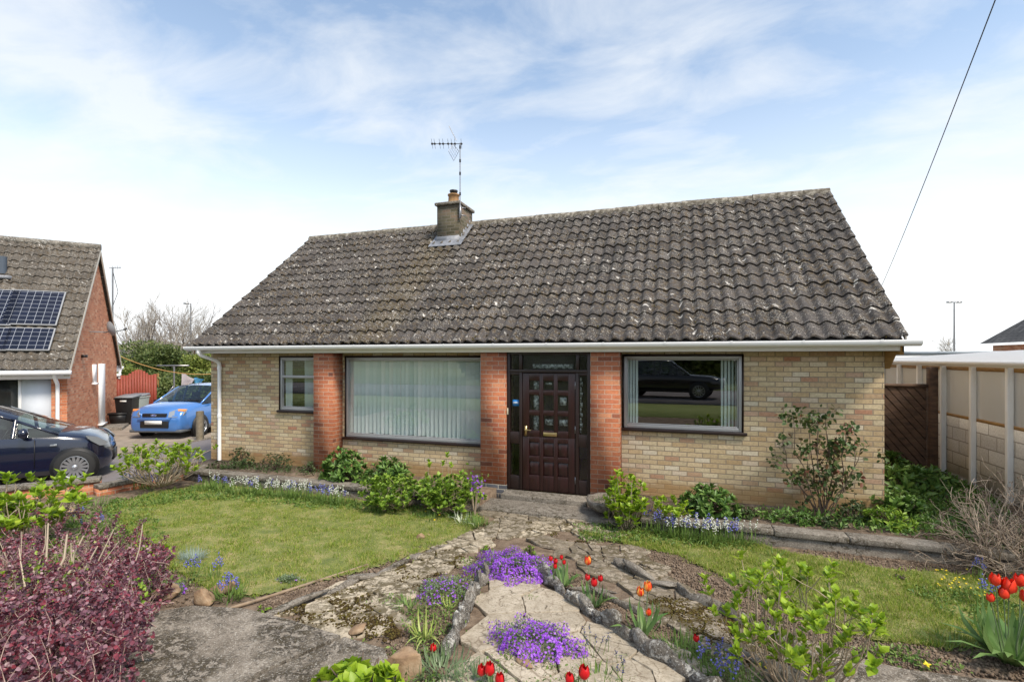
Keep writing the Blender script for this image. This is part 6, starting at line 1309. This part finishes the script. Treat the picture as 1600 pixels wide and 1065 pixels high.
yellows('small yellow flowers below the corner hydrangeas', [(664, 803), (686, 812), (678, 818), (676, 788)], 606, .03); yellows('pair of yellow flowers behind the right coping', [(1412, 822), (1434, 820), (1405, 818)], 607, .035)
# bright broad leaves bottom, small hellebore etc.
peony('bright green broad leaved plant at the bottom edge left of the brown rock', gp(560, 1092), .62, .20, 420, .085, HYD, 611, 'broad_leaved_plant', 'plant', .7)
peony('bright broad leaves beyond the dead stems', gp(235, 880), .5, .22, 220, .085, HYD, 612, 'broad_leaved_plant', 'plant', .7)
peony('pale green leaves sprouting beside the dead stems', gp(150, 885), .3, .30, 90, .07, YELL, 613, 'broad_leaved_plant', 'plant', .6)
peony('bright leaves at the left edge beside the dead stems', gp(8, 925), .2, .18, 50, .09, HYD, 614, 'broad_leaved_plant', 'plant', .7)
peony('small yellow green sprig near the path corner', gp(640, 880), .12, .07, 60, .03, YELL, 615, 'small_sprig', 'plant', .6)
for i, (x, y, lab) in enumerate(((412, 958, 'tiny yellow green weed where the left kerb meets the paved step'), (1200, 975, 'small green weed beside the right kerb stones'), (1350, 1028, 'small weed growing at the edge of the lower right paving'), (1405, 905, 'little weed tuft near the bare shrub'), (760, 860, 'small weed left of the large purple mound'))): peony(lab, gp(x, y), .14, .06, 90, .03, HYDD, 620+i, 'weed', 'plant', .5)

# ================================================================= TREES
def bare_tree(name, lab, x, pyt, pyb, Z, spread, seed, lv=4, mat=BARKG, rad=.12, group=None, nst=1):
    r = np.random.default_rng(seed); b = at_z(x, pyb, Z); b[2] = -.3; H = at_z(x, pyt, Z)[2]+.3; root = thing(name, lab, 'tree', b, 0, group); s, cr = MB(), MB()
    def grow(p, d, L, rd, l):
        n = 4; C = [p]
        for i in range(n): d = d+r.normal(0, .10, 3)+np.array((0, 0, .05)); d /= np.linalg.norm(d); C.append(C[-1]+d*L/n)
        (s if l == 0 else cr).tube(C, np.linspace(rd, rd*.62, n+1), 6 if l == 0 else (4 if l < 3 else 3), caps=False)
        if l >= lv: return
        for i in range(r.integers(3, 6)):
            j = r.integers(1, n+1); a = rdir(1, .1, r)[0]; grow(C[j], d*.95+a*.62*spread, L*r.uniform(.55, .78), rd*.52, l+1)
    for k in range(nst):
        o = np.array((r.normal(0, .5), r.normal(0, .5), 0)) if nst > 1 else np.zeros(3); d = np.array((r.normal(0, .2)*spread, r.normal(0, .2), 1.)); grow(b+o, d/np.linalg.norm(d), H*.38, rad, 0)
    s.build('trunk', mat, root); cr.build('branches', mat, root)
GT = 'bare trees beyond the drive'
for i, (x, t, Z, lab) in enumerate(((206, 442, 36, 'bare tree nearest the brick house gable'), (232, 436, 39, 'bare tree second from the brick house'), (258, 436, 37, 'tallest bare tree in the middle of the bare trees on the left'), (284, 448, 40, 'bare tree right of the tallest bare tree'), (312, 470, 38, 'bare tree nearest the bungalow roof'))):
    bare_tree('bare_tree', lab, x, t-6, 560, Z, .85, 700+i, 4, group=GT, nst=3, rad=.09, mat=BARKD if i % 2 else BARKG)
bare_tree('bare_tree', 'faint bare tree under the double headed street lamp', 1489, 508, 545, 60, .9, 710, 4, rad=.10)
bare_tree('bare_tree', 'faint bare tree at the right end of the bungalow roof', 1428, 522, 545, 60, .9, 711, 3, rad=.08)
def leafy(name, lab, px, pyt, Z, w_, h, n, L, mat, seed, group=None, cat='tree', pyb=None, shape=1.0):
    r = np.random.default_rng(seed); b = at_z(px, 600, Z); b[2] = -.3; top = at_z(px, pyt, Z)[2]; H = top+.3; root = thing(name, lab, cat, b, 0, group); s = MB(); s.tube([b, b+(0, 0, H*.6)], [.16, .05], 6)
    k = int(9+w_*4); m = MB(); C = []
    for i in range(k):
        a = r.uniform(0, 2*pi); z = r.uniform(.18, .93); q = (1-z**1.8*shape*.8)*w_/2*r.uniform(.15, .8); c = b+np.array((cos(a)*q, sin(a)*q, z*H*.92)); s.tube([b+(0, 0, z*H*.5), c], [.04, .015], 4)
        rr = w_*r.uniform(.16, .28); nn = n//k; d = rdir(nn, 0, r); P = c+d*rr*r.uniform(.35, 1.05, nn)[:, None]*(1, 1, .8); P[:, 2] = np.clip(P[:, 2], -.3, top+r.normal(0, .08)); LL = L*r.uniform(.6, 1.3, nn); scatter(m, *T_LEAF, P, d+rdir(nn, .2, r), rdir(nn, .7, r), LL, LL*.55)
    s.build('trunk', BARKD, root); m.build('crown', mat, root)
for i, (x, t, Z, w_, mat, lab) in enumerate(((192, 565, 27, 3.2, HEDG, 'low bright green tree just behind the brick house corner'), (222, 535, 30, 4.2, CONF, 'dark green conifer behind the red gate'), (258, 538, 29, 3.8, CONF, 'dark green conifer behind the clothes post'), (287, 552, 30, 3.6, CONF, 'dark evergreen with ivy right of the conifers'), (318, 558, 27, 3.4, HEDG, 'yellow green tree beside the bungalow downpipe'), (345, 552, 28, 3.2, HEDG, 'yellow green tree half hidden by the bungalow'), (240, 585, 25, 3.0, CONF, 'low dark evergreen above the lawn beyond the red gate'), (285, 592, 24, 3.6, CONF, 'low dark evergreen hedge behind the blue car'), (325, 590, 24, 3.2, CONF, 'dark evergreen hedge right of the hanging washing'), (160, 560, 30, 4, CONF, 'evergreen hidden behind the brick house'))):
    leafy('evergreen_tree', lab, x, t, Z, w_, 3, 9000, .17, mat, 720+i, 'evergreen trees beyond the drive')
tag(MB().poly([at_z(236, 645, 21.5)*(1, 1, 0)+(0, 0, -.24), at_z(345, 645, 21.5)*(1, 1, 0)+(0, 0, -.24), at_z(345, 620, 27)*(1, 1, 0)+(0, 0, -.24), at_z(230, 620, 27)*(1, 1, 0)+(0, 0, -.24)], (0, 0, .004)).build('back_lawn', M('back_lawn_green', (.16, .24, .05), .95, (.21, .28, .07), 2, coord='Pos')), kind='structure')
# far hillside with houses
HL = M('hill_scrub', (.17, .18, .11), .95, stops=[(.35, (.11, .13, .07)), (.5, (.19, .19, .12)), (.65, (.26, .24, .18))], scale=.35, coord='Pos')
G = []
hr = np.random.default_rng(9)
for j, (Z, z) in enumerate(((60, -.3), (85, 1.5), (110, 4.3), (140, 7.0), (160, 6.4))):
    G.append([at_z(x, 559, Z)*(1, 1, 0)+(0, 0, z*(.8+.2*sin(x*.02+j))*(1 if x < 600 else .55)+hr.normal(0, .25)-.3) for x in range(-500, 2200, 45)])
structure(MB().grid(G).build('hill', HL, smooth=True))
r = np.random.default_rng(12); s = MB()
for k in range(170):
    x = r.uniform(150, 400) if k < 110 else r.uniform(1380, 1640); Z = r.uniform(62, 125); c = at_z(x, 559, Z); c[2] = np.interp(Z, (60, 85, 110, 140), (-.3, 1.3, 3.6, 5.5))*(1 if x < 600 else .5); n = 60; P = c+rdir(n, .2, r)*(1.9, 1.9, 1.2)*r.uniform(.4, 1, n)[:, None]; scatter(s, *T_LEAF, P, rdir(n, .2, r), rdir(n, .8, r), .5, .35)
tag(s.build('far_scrub', HEDG), kind='stuff')
for i, (x, y, Z, w_, lab) in enumerate(((204, 570, 50, 4.5, 'distant white house seen above the red gate'), (290, 566, 48, 3.6, 'distant white house seen behind the clothes post'), (322, 562, 52, 5.0, 'distant white house left of the bungalow eaves'))):
    c = at_z(x, y, Z); root = thing('distant_house', lab, 'house', (c[0], c[1], -.3), R(YAW), 'distant white houses'); MB().box((-w_/2, 0, 0), (w_/2, 6, c[2]+.9)).build('wall', FASC, root, offset=False); h0 = c[2]+.9
    s = MB(); s.add([(-w_/2-.3, -.3, h0), (w_/2+.3, -.3, h0), (w_/2+.3, 3, h0+1.3), (-w_/2-.3, 3, h0+1.3), (w_/2+.3, 6.3, h0), (-w_/2-.3, 6.3, h0)], [(0, 1, 2, 3), (3, 2, 4, 5)]); s.build('roof', SLM, root, offset=False); s = MB(); [s.box((q-.35, -.02, h0-1.3), (q+.35, .0, h0-.4)) for q in (-w_*.3, 0, w_*.3)]; s.build('window', DARK, root, offset=False)
# trees and hedge across the street
for i, x in enumerate(np.arange(-15, 16, 3.0)):
    r = np.random.default_rng(800+i); b = np.array((x+r.uniform(-.6, .6), -20.5+r.uniform(-1, 1), .35)); root = thing('street_tree', 'leafy tree across the street behind the viewer', 'tree', b, 0, 'trees across the street'); MB().tube([b, b+(0, 0, 2.5)], [.2, .1], 6).build('trunk', BARKD, root); m = MB()
    n = 3500; d = rdir(n, 0, r); P = b+(0, 0, 2.8)+d*np.array((2.3, 1.6, 2.9))*r.uniform(.5, 1.05, n)[:, None]; scatter(m, *T_LEAF, P, d+rdir(n, 0, r), rdir(n, .5, r), .4, .26); m.build('crown', CONF if i % 2 else HEDG, root)
